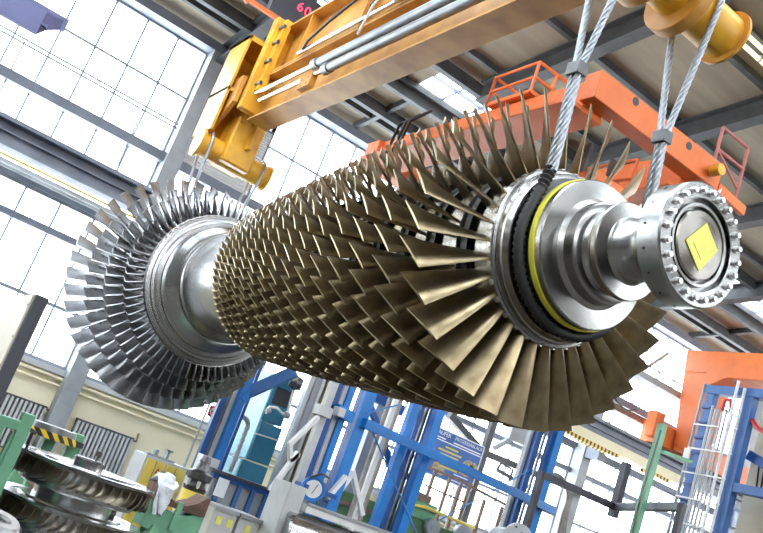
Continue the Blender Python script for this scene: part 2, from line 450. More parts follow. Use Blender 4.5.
# ribbed sleeve: radius alternates along the path
fine = []
for a, b in zip(sp, sp[1:]):
    n = max(1, round((b - a).length / .019))
    for i in range(n): fine.append(a.lerp(b, i / n))
rr = [.035 + .008 * (1 if (i // 1) % 2 else -1) for i in range(len(fine))]
MB().tube(fine, rr, 12).build('protective_sleeve', M['sleeve2'], sl, ang=80)['label'] = 'black ribbed protective sleeve'
rp = .024
drx1 = aY(603, 0, GY).x; drx2 = aY(692, 20, GY).x + .02
def leg_ropes(cl, low, dx):
    c = V((dx, GY, DZ)); off = V((.012, 0, 0))
    b = MB(); stranded(b, [low + V((0, .022, 0)), cl + V((0, .022, 0))], rp); b.build('wire_rope', M['rope'], sl, ang=70)
    b = MB(); stranded(b, [low - V((0, .024, 0)), cl - V((0, .024, 0))], rp); b.build('wire_rope', M['rope'], sl, ang=70)
    pts = [cl + V((0, .022, 0))] + arc(c, DR + .03, 0.05, PI - .05, 14)[0:] + [cl - V((0, .024, 0))]
    b = MB(); stranded(b, pts, rp); b.build('wire_rope', M['rope'], sl, ang=70)
    d = (cl - low).normalized()
    MB().bar(cl - d * .045, cl + d * .045, .085, .115, (0, 1, 0)).build('rope_clamp', M['dark'], sl, bev=.006)
leg_ropes(cl1, slv + V((0, 0, -.03)), drx1)
rlow = GC + V((sr * math.cos(.1), 0, sr * math.sin(.1)))
leg_ropes(cl2, rlow, drx2)
# far sling
fs = thing('thin_wire_sling', 'thin wire ropes hanging from the far end drum down behind the turbine blades', 'sling', (3.6, 11.5, 4.0))
FY = 11.55; FZ = 6.07
for x, x2 in ((3.22, 3.35), (4.06, 3.9)):
    b = MB(); stranded(b, [(x2, FY - .02, 4.15), (x, FY - .19, FZ - .05)] + arc((x, FY, FZ), DR + .03, PI + .2, -.2, 12) + [(x2, FY + .05, 4.15)], .02, .2)
    b.build('wire_rope', M['rope'], fs, ang=60)
b = MB(); b.tube([(3.35, FY, 4.17)] + arc((3.63, FY, 4.28), .34, PI + .3, 2 * PI - .3, 14, 'y') + [(3.9, FY, 4.17)], .04, 10); b.build('shaft_loop', M['rope'], fs)

# ================================================================== LIFTING BEAM
lb = thing('lifting_beam', 'long orange and yellow hydraulic lifting beam spanning above the rotor', 'lifting beam', (3.6, 7.6, 6.0))
xl_, xr_ = 3.43, 3.75; xm = .5 * (xl_ + xr_); Y0, Y1 = 3.6, 11.0
b = MB(); b.ibeam((xm, Y0, 6.83), (xm, Y1, 6.83), .32, .70, .028); b.build('lower_girder', M['orange'], lb, bev=.004)
b = MB(); b.ibeam((xm, Y0, 7.58), (xm, Y1, 7.58), .32, .78, .028); b.build('upper_girder', M['orange'], lb, bev=.004)
b = MB()
for y in (5.1, 6.9, 8.6, 10.2): b.box((xm - .08, y, 7.58), (.13, .02, .72))
b.build('stiffener', M['orange'], lb)
# hydraulics on the left side
b = MB(); b.cyl((3.40, 5.4, 6.70), (3.40, 8.9, 6.70), .055); b.cyl((3.40, 5.35, 6.70), (3.40, 5.45, 6.70), .068); b.cyl((3.40, 8.8, 6.70), (3.40, 8.92, 6.70), .068)
hc = b.build('hydraulic_cylinder', M['cylgrey'], lb)
MB().cyl((3.40, 8.9, 6.70), (3.40, 10.7, 6.70), .032).build('piston_rod', M['chrome'], hc)
b = MB(); b.cyl((3.37, 5.3, 6.83), (3.37, 9.2, 6.83), .055); b.cyl((3.37, 5.25, 6.83), (3.37, 5.35, 6.83), .068); b.cyl((3.37, 9.1, 6.83), (3.37, 9.22, 6.83), .068)
hc = b.build('hydraulic_cylinder', M['cylgrey'], lb)
MB().cyl((3.37, 9.2, 6.83), (3.37, 10.85, 6.83), .034).build('piston_rod', M['chrome'], hc)
MB().cyl((3.36, 4.0, 6.83), (3.36, 5.3, 6.83), .03).cyl((3.40, 4.0, 6.70), (3.40, 5.4, 6.70), .03).build('piston_rod', M['chrome'], lb)
MB().cyl((3.40, 6.2, 7.24), (3.40, 10.0, 7.24), .03).cyl((3.38, 7.5, 7.24), (3.38, 7.7, 7.24), .05).build('guide_rod', M['chrome'], lb)
b = MB(); b.bar((3.30, 5.3, 6.62), (3.30, 5.3, 6.95), .05, .05, (0, 1, 0)).bar((3.30, 5.3, 6.95), (3.5, 5.55, 7.05), .04, .05).bar((3.32, 5.2, 6.62), (3.5, 5.6, 6.6), .05, .04)
b.build('cylinder_bracket', M['yellow'], lb)
b = MB(); b.box((3.40, 9.3, 6.62), (.08, .3, .16))
for dy in (-.08, .08):
    for dz in (-.04, .04): b.cyl((3.35, 9.3 + dy, 6.62 + dz), (3.37, 9.3 + dy, 6.62 + dz), .015, 8)
b.build('cylinder_bracket', M['orange'], lb)
for pts in ([(3.38, 8.0, 7.62), (3.30, 8.5, 7.5), (3.33, 9.2, 7.42), (3.31, 9.6, 7.25), (3.36, 9.8, 7.22)],
            [(3.36, 6.6, 7.6), (3.28, 7.1, 7.55), (3.3, 7.5, 7.35), (3.27, 7.8, 7.5), (3.33, 8.1, 7.6)],
            [(3.33, 5.9, 7.35), (3.28, 5.95, 7.1), (3.33, 6.0, 6.9)], [(3.35, 6.9, 7.65), (3.27, 7.4, 7.68), (3.30, 7.9, 7.4), (3.34, 8.2, 7.3)]):
    MB().tube(pts, .018, 8).build('hydraulic_hose', M['black'], lb)
MB().tube([(3.36, 7.9, 7.5), (3.28, 8.0, 7.2), (3.30, 8.15, 6.88)], .014, 8).build('white_cable', M['white'], lb)['label'] = 'white hanging cable'
b = MB()
for y, z in ((7.35, 7.6), (6.7, 7.55), (7.0, 7.42)): b.box((3.36, y, z), (.12, .2, .12))
b.build('valve_block', M['dark'], lb, bev=.008)
# far end head
b = MB(); b.box2((3.28, 11.0, 6.62), (3.80, 11.16, 8.06)); o = b.build('end_plate', M['yellow'], lb, bev=.01)
b = MB(); b.box2((3.36, 10.86, 6.9), (3.46, 11.0, 8.02)); b.build('end_rib', M['yellow'], lb, bev=.005)
bb = None
for z in (7.0, 7.35, 7.65, 7.9):
    MB().cyl((3.36, 10.84, z), (3.36, 11.0, z), .028, 6).build('end_bolt', M['dark'], o)
b = MB(); b.box2((3.12, 11.35, 6.25), (3.16, 12.1, 7.78)); b.box2((3.12, 11.35, 7.70), (3.7, 12.1, 7.78)); b.box2((3.12, 11.35, 6.88), (3.7, 12.1, 6.94)); b.box2((3.12, 12.04, 6.25), (3.7, 12.1, 7.78)); b.box2((3.66, 11.16, 6.2), (3.72, 12.1, 7.7))
b.build('head_box', M['yellow'], lb, bev=.005)
b = MB(); b.prism([(3.2, 11.16, 7.1), (3.2, 11.7, 7.1), (3.2, 11.7, 6.3), (3.2, 11.16, 6.7)], (.06, 0, 0)); b.prism([(3.45, 11.16, 7.0), (3.45, 11.7, 6.9), (3.45, 11.7, 6.3), (3.45, 11.16, 6.6)], (.05, 0, 0)); b.build('head_gusset', M['orange'], lb)
b = MB(); b.box2((3.42, 11.3, 5.93), (3.86, 11.8, 6.62)); b.build('drum_block', M['yellow'], lb, bev=.03)
b = MB(); b.lathe([(-.55, 0), (-.55, .15), (-.53, DR), (.53, DR), (.55, .15), (.55, 0)], 40, (3.64, FY, FZ), (1, 0, 0)); b.build('sling_drum', M['yellow'], lb)
b = MB(); b.lathe([(-.02, 0), (-.02, .215), (.02, .215), (.02, 0)], 40, (3.10, FY, FZ), (1, 0, 0)).lathe([(-.015, 0), (-.015, .2), (.015, .2), (.015, 0)], 40, (4.19, FY, FZ), (1, 0, 0)); b.build('drum_flange', M['yellow'], lb)
# near end head
b = MB(); b.lathe([(-.86, 0), (-.86, .15), (-.84, DR), (.70, DR), (.70, 0)], 48, (3.6, GY, DZ), (1, 0, 0)); b.build('sling_drum', M['yellow'], lb)
b = MB(); b.lathe([(-.012, 0), (-.012, .215), (.012, .215), (.012, 0)], 48, (4.31, GY, DZ), (1, 0, 0)); b.build('drum_flange', M['orange'], lb)
b = MB()
for x in (3.36, 3.74):
    pts = [V((x, GY - .33, 6.62))] + arc((x, GY, DZ - .02), .27, PI, 2 * PI, 16)
    pts = [V((x, GY - .27, 6.9))] + [p for p in arc((x, GY, DZ - .02), .27, PI, 2 * PI, 20)] + [V((x, GY + .27, 6.9))]
    b.prism(pts, (.10, 0, 0))
b.build('drum_cheek', M['orange'], lb, bev=.006)
b = MB(); b.box2((3.45, GY - .45, 6.45), (3.75, GY + .2, 6.9)); b.build('drum_block', M['yellow'], lb, bev=.02)
# hoist ropes above the picture hold the beam
b = MB()
for y in (5.6, 9.2): b.cyl((xm, y, 7.97), (xm, y, 8.5), .03, 10)
b.build('suspension_rod', M['dark'], lb)

# ================================================================== HALL
XL, XR, YW = -12.0, 30.0, 16.0
def roofz(y): return EYE + 8.9 - .1 * y
struct('floor', MB().box2((-12.2, -9.2, -.2), (30, YW + .3, 0)), M['floor'])
# roof with skylight strip
rb = MB(); big_sky = []
SK0, SK1 = 12.4, 13.5
sky_x = [(6.9, 9.3), (15.2, 21.5), (0.5, 3.2), (3.9, 5.3), (-4.5, -1)]
def roof_slab(mb, x0, x1, y0, y1, t=.12):
    mb.prism([(x0, y0, roofz(y0)), (x1, y0, roofz(y0)), (x1, y1, roofz(y1)), (x0, y1, roofz(y1))], (0, 0, t))
roof_slab(rb, -12, 30, -9, -4.2); roof_slab(rb, -12, 30, -2.4, 1.6); roof_slab(rb, -12, 30, 3.6, 6); roof_slab(rb, 3.2, 30, 6, 11); roof_slab(rb, -12, -11, 6, 11); roof_slab(rb, -12, 30, 11, SK0)
for (ya, yb) in ((-4.2, -2.4), (1.6, 3.6)):
    roof_slab(rb, -12, -7, ya, yb); roof_slab(rb, 21, 30, ya, yb); big_sky.append((ya, yb))
roof_slab(rb, -12, 30, SK1, YW + .3)
xs = sorted(sky_x); prev = -12
for x0, x1 in xs: roof_slab(rb, prev, x0, SK0, SK1); prev = x1
roof_slab(rb, prev, 30, SK0, SK1)
struct('ceiling', rb, M['roof'])
def window_grid(ax, c, u0, u1, z0, z1):
    b = MB(); n = int((u1 - u0) / 1.6)
    P_ = (lambda u, z: (c, u, z)) if ax == 'x' else (lambda u, z: (u, c, z))
    for i in range(n + 1): u = u0 + (u1 - u0) * i / n; b.bar(P_(u, z0), P_(u, z1), .07, .07)
    for z in (z0 + .04, (z0 + z1) / 2, z1 - .04): b.bar(P_(u0, z), P_(u1, z), .07, .07)
    return b
wn = [0]; tn = [0]
def wname(): wn[0] += 1; return 'window_%d' % wn[0]
def tname(): tn[0] += 1; return 'trim_%d' % tn[0]
for x0, x1 in xs:
    b = MB(); nx = max(2, round((x1 - x0) / .62))
    for i in range(nx + 1):
        x = x0 + (x1 - x0) * i / nx; b.bar((x, SK0, roofz(SK0) + .03), (x, SK1, roofz(SK1) + .03), .03, .06)
    for y in (SK0, .5 * (SK0 + SK1), SK1): b.bar((x0, y, roofz(y) + .03), (x1, y, roofz(y) + .03), .035, .06)
    w = struct(wname(), b, M['bsteel'])
    g = MB(); g.prism([(x0, SK0, roofz(SK0) + .03), (x1, SK0, roofz(SK0) + .03), (x1, SK1, roofz(SK1) + .03), (x0, SK1, roofz(SK1) + .03)], (0, 0, .008))
    gi = w.location
    for v in g.bm.verts: v.co -= gi
    g.build('glass_pane', M['glass'], w, local=True)
for ya, yb, xa_, xb_ in [(a, c, -7, 21) for a, c in big_sky] + [(6, 11, -11, 3.2)]:  # the wide left skylight is unseen, added to brighten the cream wall
    b = MB(); n_ = round((xb_ - xa_) / 2)
    for i in range(n_ + 1): x = xa_ + (xb_ - xa_) * i / n_; b.bar((x, ya, roofz(ya) + .03), (x, yb, roofz(yb) + .03), .05, .08)
    for y in (ya, yb): b.bar((xa_, y, roofz(y) + .03), (xb_, y, roofz(y) + .03), .05, .08)
    w = struct(wname(), b, M['bsteel'])
    g = MB().prism([(xa_, ya, roofz(ya) + .03), (xb_, ya, roofz(ya) + .03), (xb_, yb, roofz(yb) + .03), (xa_, yb, roofz(yb) + .03)], (0, 0, .008))
    for v in g.bm.verts: v.co -= w.location
    g.build('glass_pane', M['glass'], w, local=True)
# the other three walls of the hall, each with a high window band
struct('wall_left', MB().box2((-12.2, -9.2, 0), (-12, YW + .3, 10.2)), M['gsteel2'])
struct('wall_front', MB().box2((-12.2, -9.2, 0), (30.2, -9, 7.6)).box2((-12.2, -9.2, 10.0), (30.2, -9, 12.2)), M['gsteel2'])
struct('wall_right', MB().box2((30, -9.2, 0), (30.2, YW + .3, 5.8)).box2((30, -9.2, 9.0), (30.2, YW + .3, 12.2)), M['gsteel2'])
struct(wname(), window_grid('y', -9.1, -12, 30, 7.6, 10.0), M['bsteel'])
struct(wname(), window_grid('x', 30.1, -9, YW, 5.8, 9.0), M['bsteel'])
# roof girders (run towards the wall) and purlins
for x in (-2, 4, 7.5, 10.1, 13, 16, 22):
    b = MB(); y0, y1 = -8.8, (12.1 if x == 7.5 else 15.8)
    b.bar((x, y0, roofz(y0) - .30), (x, y1, roofz(y1) - .30), .03, .36); b.bar((x, y0, roofz(y0) - .13), (x, y1, roofz(y1) - .13), .22, .03); b.bar((x, y0, roofz(y0) - .49), (x, y1, roofz(y1) - .49), .22, .03)
    struct(tname(), b, M['dsteel'])
y = -5.5
while y < 15.9:
    if any(a - .1 < y < b_ + .1 for a, b_ in big_sky): y += 1.72; continue
    b = MB(); z = roofz(y); b.bar((-12, y, z - .06), (29, y, z - .06), .10, .11); struct(tname(), b, M['dsteel']); y += 1.72
for y in (12.3, 13.6, 14.6):
    b = MB(); z = roofz(y); b.bar((-12, y, z - .16), (29, y, z - .16), .14, .22); struct(tname(), b, M['dsteel'])
# eaves beams and short roof rafters by the wall
for x in [5.2 + 1.9 * i for i in range(9)]:
    if min(abs(x - g) for g in (7.5, 10.1, 13, 16, 22)) < .25: continue
    b = MB(); b.bar((x, 13.65, roofz(13.65) - .08), (x, 15.8, roofz(15.8) - .08), .09, .14); struct(tname(), b, M['dsteel'])
b = MB(); b.box2((XL, 15.7, 9.22), (XR, 16.1, 9.40)); struct(tname(), b, M['bsteel'])
# --- long wall: cream below, glazing above
WZ0, WZT = 2.72, 5.42
struct('wall_back', MB().box2((XL, YW, 0), (XR, YW + .25, WZ0 - .1)), M['cream'])
struct(tname(), MB().box2((XL, YW - .10, WZ0 - .1), (XR, YW + .2, WZ0)), M['lgrey'])
b = MB()
b.tube([(XL, YW - .07, 2.56), (XR, YW - .07, 2.56)], .03, 8).tube([(XL, YW - .07, 2.44), (XR, YW - .07, 2.44)], .022, 8)
tag(b.build('heating_pipe', M['cream'], None), 'pair of cream pipes running along the wall below the window sill', 'pipe')
cols = [-8.0, -2.0, 3.95, 10.0, 16.0, 22.0]
for x in cols:
    struct(tname(), MB().box2((x - .15, YW - .30, 0), (x + .15, YW + .02, 9.22)), M['gsteel' if x in (3.95, 16., 22.) else 'bsteel'])
PITCH = .64
def window(x0, x1, z0, z1, rails, mm, y=YW, pitch=PITCH, vb=.032):
    b = MB()
    n = max(1, round((x1 - x0) / pitch))
    for i in range(n + 1):
        x = x0 + (x1 - x0) * i / n; b.box((x, y + .08, (z0 + z1) / 2), (vb if 0 < i < n else .07, .07, z1 - z0))
    for z, h in rails: b.box(((x0 + x1) / 2, y + .08, z), (x1 - x0, .085, h))
    w = struct(wname(), b, mm)
    g = MB().box(((x0 + x1) / 2, y + .085, (z0 + z1) / 2), (x1 - x0 - .02, .008, z1 - z0 - .02))
    for v in g.bm.verts: v.co -= w.location
    g.build('glass_pane', M['glass'], w, local=True)
    return w
edges = [XL] + cols + [XR]
for i in range(len(edges) - 1):
    x0 = edges[i] + (.15 if i else 0); x1 = edges[i + 1] - (.15 if i < len(edges) - 2 else 0)
    dark = M['wframe']
    # lower band
    window(x0, x1, WZ0, 5.42, [(WZ0 + .03, .06), (3.68, .06), (4.80, .08), (5.38, .07)], dark)
    # strip between runway and sill
    window(x0, x1, 6.28, 6.86, [(6.31, .06)], dark)
    if i == 2:
        pass
    xa = x0
    if abs(edges[i] - 3.95) < .01:
        xa = 5.62
        lv = MB().box2((x0, YW + .03, 6.95), (5.6, YW + .12, 8.45)); tag(struct('wall_louvre', lv, M['louvre']))
        window(x0, 5.62, 8.45, 9.24, [(8.48, .06), (9.21, .06)], dark)
    window(xa, x1, 6.95, 9.24, [(7.0, .06), (8.2, .04), (9.21, .06)], dark)
    # slit of light under the eaves
struct(tname(), MB().box2((XL, YW - .16, 6.84), (XR, YW + .14, 7.02)), M['bsteel'])
struct(tname(), MB().box2((XL, YW - .02, 5.40), (XR, YW + .15, 5.52)), M['bsteel'])
struct(tname(), MB().box2((XL, YW - .06, 4.76), (XR, YW + .02, 4.88)), M['bsteel'])
# thin double rod in front of the upper panes
b = MB(); b.tube([(XL, YW - .05, 7.56), (4.2, YW - .05, 7.56)], .018, 6).tube([(XL, YW - .05, 7.64), (4.2, YW - .05, 7.64)], .018, 6)
for x in (.85, 3.1): b.tube([(x, YW - .08, 7.6), (x + .02, YW - .08, 6.4)], .014, 6)
tag(b.build('window_opening_rod', M['bsteel'], None), 'thin twin rod linkage running across the upper left windows', 'rod')
# crane runway girder
RY = 15.45
b = MB(); b.box2((XL, RY - .22, 6.06), (XR, RY + .22, 6.10)).box2((XL, RY - .02, 5.72), (XR, RY + .03, 6.06)).box2((XL, RY - .22, 5.66), (XR, RY + .22, 5.72)).box2((XL, RY - .03, 6.10), (XR, RY + .03, 6.17))
b.box2((XL, RY - .10, 5.90), (XR, RY - .02, 5.93))
struct(tname(), b, M['bsteel'])
for x in cols: struct(tname(), MB().box2((x - .12, RY - .2, 5.2), (x + .12, YW - .3, 5.66)), M['bsteel'])
b = MB(); b.tube([(XL, RY - .12, 5.54), (11, RY - .12, 5.54)], .022, 8); tag(b.build('copper_conductor_rail', M['pyel'], None), 'thin brass coloured rail under the crane runway', 'rail')
b = MB(); b.box2((XL, RY - .2, 5.40), (14, RY + .05, 5.47)); b.tube([(XL, RY - .22, 5.36), (14, RY - .22, 5.36)], .03, 8)
tag(b.build('cable_tray', M['gsteel'], None), 'grey cable tray along the wall just under the crane runway', 'cable tray')
# hazard striped rail cover on the right
hz = thing('crane_rail_cover', 'cream beam with yellow and black hazard striped edge below the runway', 'beam', (15.2, 14.95, 5.2))
MB().box2((12.2, 14.85, 5.44), (18.6, 15.1, 5.66)).build('cover_beam', M['cream'], hz)
MB().box2((12.2, 14.83, 5.36), (16.1, 15.1, 5.44)).build('striped_edge', M['hazard'], hz)
MB().box2((17.2, 14.83, 5.36), (18.0, 15.1, 5.44)).build('striped_edge', M['hazard'], hz)
# brown rail above the runway, right
struct(tname(), MB().box2((10.2, YW - .3, 6.62), (XR, YW - .1, 6.78)), M['rusty'])
# wall bracing on the right-hand windows
b = MB(); a_, c_ = aY(636, 374, 15.6), aY(683, 402, 15.6); b.box2((a_.x - 2.5, 15.3, a_.z - .1), (c_.x, 15.55, a_.z + .06)); b.box2((a_.x - 2.5, 15.25, a_.z - .12), (c_.x, 15.6, a_.z - .09))
tag(b.build('steel_channel', M['gsteel'], None), 'grey steel channel crossing the upper right windows beside the orange crane leg', 'channel')
b = MB(); b.bar(aY(590, 405, 15.75), aY(668, 353, 15.75), .07, .07); struct(tname(), b, M['gsteel'])
b = MB(); b.tube([aY(612, 388, 15.2), aY(617, 402, 15.2), aY(627, 411, 15.2), aY(638, 409, 15.2), aY(643, 402, 15.2), aY(645, 410, 15.2)], .018, 6)
tag(b.build('hanging_cable', M['black'], None), 'black cable looping across the upper right windows', 'cable')

# radiators
def radiator(pUL, pUR, hh, label):
    a, c = aY(*pUL, YW - .1), aY(*pUR, YW - .1); z1 = max(a.z, c.z); z1 = .5 * (a.z + c.z); z0 = z1 - hh
    t = thing('wall_radiator', label, 'radiator', ((a.x + c.x) / 2, YW - .09, z0), 'radiators along the cream wall')
    n = int((c.x - a.x) / .075)
    proto = None
    for i in range(n):
        x = a.x + (i + .5) * (c.x - a.x) / n
        if proto is None: proto = MB().box2((x - .022, YW - .15, z0 + .03), (x + .022, YW - .03, z1 - .03)).build('radiator_fin', M['lgrey'], t); x00 = x
        else:
            q = copy_part(proto, t); q.location = (x - x00, 0, 0)
    MB().box2((a.x, YW - .13, z0), (c.x, YW - .05, z0 + .05)).box2((a.x, YW - .13, z1 - .05), (c.x, YW - .05, z1)).box2((a.x, YW - .06, z0), (c.x, YW - .03, z1)).build('radiator_header', M['dark'], t)
    MB().tube([(c.x, YW - .09, z1 - .04), (c.x + .06, YW - .09, z1 - .04), (c.x + .06, YW - .05, z1 + .1)], .02, 8).build('valve', M['rusty'], t)
radiator((-14, 377), (45, 413), .86, 'grey ribbed radiator on the cream wall left of the grey column')
radiator((78, 417), (134, 439), .86, 'grey ribbed radiator on the cream wall right of the grey column')

# ================================================================== ORANGE BRIDGE CRANE (upper right)
oc = thing('overhead_crane', 'orange box girder crane under the roof behind the rotor blades', 'crane', (6.9, 9, 7.4))
CZ = EYE + 5.2
e0 = aZ(609, 75.5, CZ); e1 = aZ(714.5, 164.5, CZ)
gx = .5 * (aZ(500, 112, CZ).x + e0.x)
hgt = .34
def boxg(mb, a, b_, w, h): mb.bar(V(a), V(b_), w, h)
YN = e0.y + .1
XA, XB = e0.x - .02, e1.x + .05
b = MB(); boxg(b, (XA - .1, YN, CZ - hgt / 2), (XB, YN, CZ - hgt / 2), .24, hgt)
ec = b.build('end_carriage', M['crane'], oc, bev=.01)
for q in ((635.7, 101.5), (689, 146)):
    p = aY(*q, YN - .12); MB().cyl((p.x, YN - .124, p.z), (p.x, YN - .11, p.z), .05, 20).build('round_hole', M['black'], ec)
MB().cyl((XB - .22, YN - .3, CZ - .2), (XB - .22, YN - .16, CZ - .2), .07, 16).build('buffer', M['yellow'], ec)
MB().bar((XB, YN - .1, CZ - .3), (XB + .55, YN - .1, CZ - .34), .07, .12).build('rail_stop', M['crane'], ec)
b = MB(); b.cyl((XB - .25, YN - .25, CZ - .72), (XB + .25, YN - .25, CZ - .72), .04, 10); b.build('conduit', M['lgrey'], oc)
MB().cyl((XB - .3, YN - .25, CZ - .78), (XB - .3, YN - .25, CZ - .6), .06, 12).build('limit_switch', M['red'], oc)
MB().bar((XB - .25, YN - .25, CZ - .75), (XB + .05, YN - .12, CZ - .3), .03, .03).build('switch_arm', M['white'], oc)
YF = 11.3
b = MB(); b.bar((XA + .12, YN + .1, CZ - .20), (XA + .12, YF, CZ - .20), .3, .34); b.bar((XA + .02, YN + .1, CZ - .40), (XA + .02, YF, CZ - .40), .55, .06)
b.build('bridge_girder', M['crane'], oc, bev=.01)
b = MB(); b.bar((XB - .25, YN + .1, CZ - .22), (XB - .25, YF, CZ - .22), .3, .42); b.bar((XB - .3, YN + .1, CZ - .5), (XB - .3, YF, CZ - .5), .55, .05); b.build('bridge_girder', M['crane'], oc, bev=.01)
MB().bar((XA - .12, YF, CZ - .25), (XB, YF, CZ - .25), .34, .4).build('end_carriage', M['crane'], oc, bev=.01)
def railing(name, pts, h, rails, r, m, parent):
    b = MB(); pts = [V(p) for p in pts]
    for p in pts: b.tube([p, p + V((0, 0, h))], r, 6)
    for z in rails:
        b.tube([p + V((0, 0, h * z)) for p in pts], r, 6)
    return b.build(name, m, parent)
# maintenance basket on the girder
BH = .42; bc, bl, br_ = aZ(540, 62, CZ + BH), aZ(496, 78, CZ + BH), aZ(573, 87, CZ + BH)
bz = V((0, 0, -BH)); b4 = bl + br_ - bc
MB().prism([bc + bz, bl + bz, b4 + bz, br_ + bz], (0, 0, .05)).build('basket_floor', M['crane'], oc)
railing('basket_railing', [bl + bz, bc + bz, bc.lerp(br_, .5) + bz, br_ + bz], BH, (1, .5), .022, M['crane'], oc)
railing('basket_railing', [bl + bz, b4 + bz, br_ + bz], BH, (1, .5), .022, M['crane'], oc)
for dy in (9.8, 9.9, 10.05): MB().tube([(XA - .2, dy, CZ + .1), (XA - .45, dy + .02, CZ - .2), (XA - .4, dy + .2, CZ - .65), (XA - .2, dy + .5, CZ - .5)], .022, 6).build('crane_cable', M['black'], oc)
# lower hoist trolley with railing below the end carriage
MB().box2((XA + .55, YN + .25, CZ - 1.02), (XA + 1.05, YN + 1.9, CZ - .82)).build('trolley', M['crane'], oc)
railing('trolley_railing', [(XA + 1.1, YN + .25, CZ - .95), (XA + 1.1, YN + .95, CZ - .95), (XA + 1.1, YN + 1.7, CZ - .95)], .55, (1, .55), .022, M['crane'], oc)
b = MB()
for x in (XA + .6, XA + 1.0): b.box2((x - .03, YN + .5, CZ - .85), (x + .03, YN + .56, CZ - .42))
b.build('trolley_hanger', M['dsteel'], oc)
# pink railing frame at the carriage end
PK = mat('faded_red_paint', (.45, .16, .14), .6, 0, .1, 5)
railing('end_railing', [(XB - .1, YN - .05, CZ - .3), (XB + .42, YN - .05, CZ - .3)], .78, (1, .62), .024, PK, oc)
b = MB(); b.tube([(XB - .1, YN - .05, CZ + .18), (XB + .42, YN - .05, CZ - .1)], .02, 6); b.build('railing_brace', PK, oc)

# luminaire near the top right corner
lm = thing('fluorescent_luminaire', 'lit twin tube fluorescent lamp under the roof right of the yellow drum', 'lamp', (9.6, 7.85, 10.0))
p0, p1 = aY(728, 10, 7.75), aY(725, 23, 7.75)
zl_ = .5 * (p0.z + p1.z)
MB().box2((7.6, 7.68, zl_ + .06), (12.5, 7.98, zl_ + .10)).build('lamp_housing', M['dsteel'], lm)
for x in (8.2, 11.8): MB().box2((x - .02, 7.8, zl_ + .13), (x + .02, 7.84, roofz(7.8) + .02)).build('lamp_hanger', M['dsteel'], lm)
for y in (7.74, 7.92):
    x = 7.65
    while x < 12.4:
        MB().cyl((x, y, zl_), (x + 1.55, y, zl_), .036, 10).build('fluorescent_tube', M['tube'], lm)
        MB().box2((x + 1.56, y - .03, zl_ - .03), (x + 1.6, y + .03, zl_ + .07)).build('tube_holder', M['white'], lm); x += 1.62

# red digital load display
dd = thing('load_display', 'dark box with red glowing digits above the far end of the lifting beam', 'display', (4.2, 12.0, 8.6))
DY = 12.0
q = aY(303, 12, DY)
MB().box2((q.x - .5, DY, q.z - .28), (q.x + .75, DY + .18, q.z + .28)).build('display_case', M['darkedge'], dd)
b = MB(); b.bar((q.x - .9, DY - .02, q.z - .4), (q.x - .55, DY - .02, q.z + .45), .1, .05, (0, 1, 0)).bar((q.x - .9, DY - .02, q.z - .35), (q.x + .4, DY - .02, q.z - .35), .06, .06).bar((q.x - .55, DY - .02, q.z - .1), (q.x - .55, DY - .02, q.z + .6), .07, .05, (0, 1, 0)); b.build('orange_bracket', M['crane'], dd)
MB().box2((q.x + .1, DY + .05, q.z + .28), (q.x + .16, DY + .11, roofz(DY))).build('display_hanger', M['dsteel'], dd)
for i, ch in enumerate('60'):
    p = aY(301 + 7 * i, 8 + 5 * i, DY)
    textmesh(ch, 'digit', .22, Matrix.Translation((p.x - .07, DY - .012, p.z)) @ Matrix.Rotation(PI / 2, 4, 'X'), M['led'], dd)

# trough hanging at the upper left, blue haze put into its colour
tr = thing('hanging_trough', 'blue grey steel trough hanging in front of the upper left windows', 'trough', (0, 12, 6.4))
e = aY(66, 27, 12.0); f = aY(38, 44, 12.0)
b = MB(); x1 = e.x; x0 = -1.6; zt = e.z + .07
b.box2((x0, 11.95, zt - .16), (x1, 12.0, zt + .02)); b.box2((x0, 11.75, zt - .30), (x1 - .22, 12.0, zt - .26)); b.box2((x0, 11.72, zt - .46), (x1 - .3, 11.78, zt - .14))
b.prism([(x1 - .3, 11.78, zt - .46), (x1 - .3, 11.78, zt - .1), (x1 - .02, 11.98, zt - .02), (x1 - .02, 11.98, zt - .14), (x1 - .2, 11.85, zt - .30)], (-.03, 0, 0))
b.build('trough_body', M['purple'], tr)
MB().box2((x0, 11.88, zt - .13), (x1 - .45, 12.0, zt - .1)).build('trough_rib', M['bsteel'], tr)
for x in (-1.2,): MB().box2((x - .02, 11.96, zt), (x + .02, 12.0, roofz(12) + .02)).build('trough_hanger', M['dsteel'], tr)

# ================================================================== ORANGE PORTAL CRANE (right)
GX = 18.0
def gp(x, y): 
    p = aX(x, y, GX); return p
pc = thing('gantry_crane', 'big orange portal crane leg and girder standing on the wall runway at right', 'crane', (18.5, 14.9, 6.2))
o1 = gp(687, 350); o2 = gp(671, 456); i1 = gp(690, 432); i2 = gp(707, 386); i3 = gp(726, 378)
poly = [(GX, o1.y, o1.z), (GX, -1, o1.z), (GX, -1, i3.z), (GX, i3.y, i3.z), (GX, i2.y, i2.z), (GX, i1.y, 6.2), (GX, o2.y, 6.2)]
MB().prism(poly, (.9, 0, 0)).build('portal_frame', M['crane'], pc, bev=.02)
b = MB(); yb = o1.y
b.bar((GX - .02, o1.y + .02, gp(683, 371).z), (GX - .02, gp(706, 371).y, gp(683, 371).z), .03, .03); b.build('weld_flange', M['crane'], pc)
MB().box2((GX - .5, 15.05, 6.18), (GX + 3.2, RY + .2, 6.72)).build('wheel_carriage', M['crane'], pc, bev=.02)
MB().box2((GX - .7, 15.1, 6.3), (GX - .4, 15.4, 6.95)).build('buffer_block', M['crane'], pc, bev=.02)
for x in (GX + .2, GX + 2.4): MB().cyl((x, RY - .06, 6.27), (x, RY + .06, 6.27), .12, 20).build('wheel', M['dark'], pc)
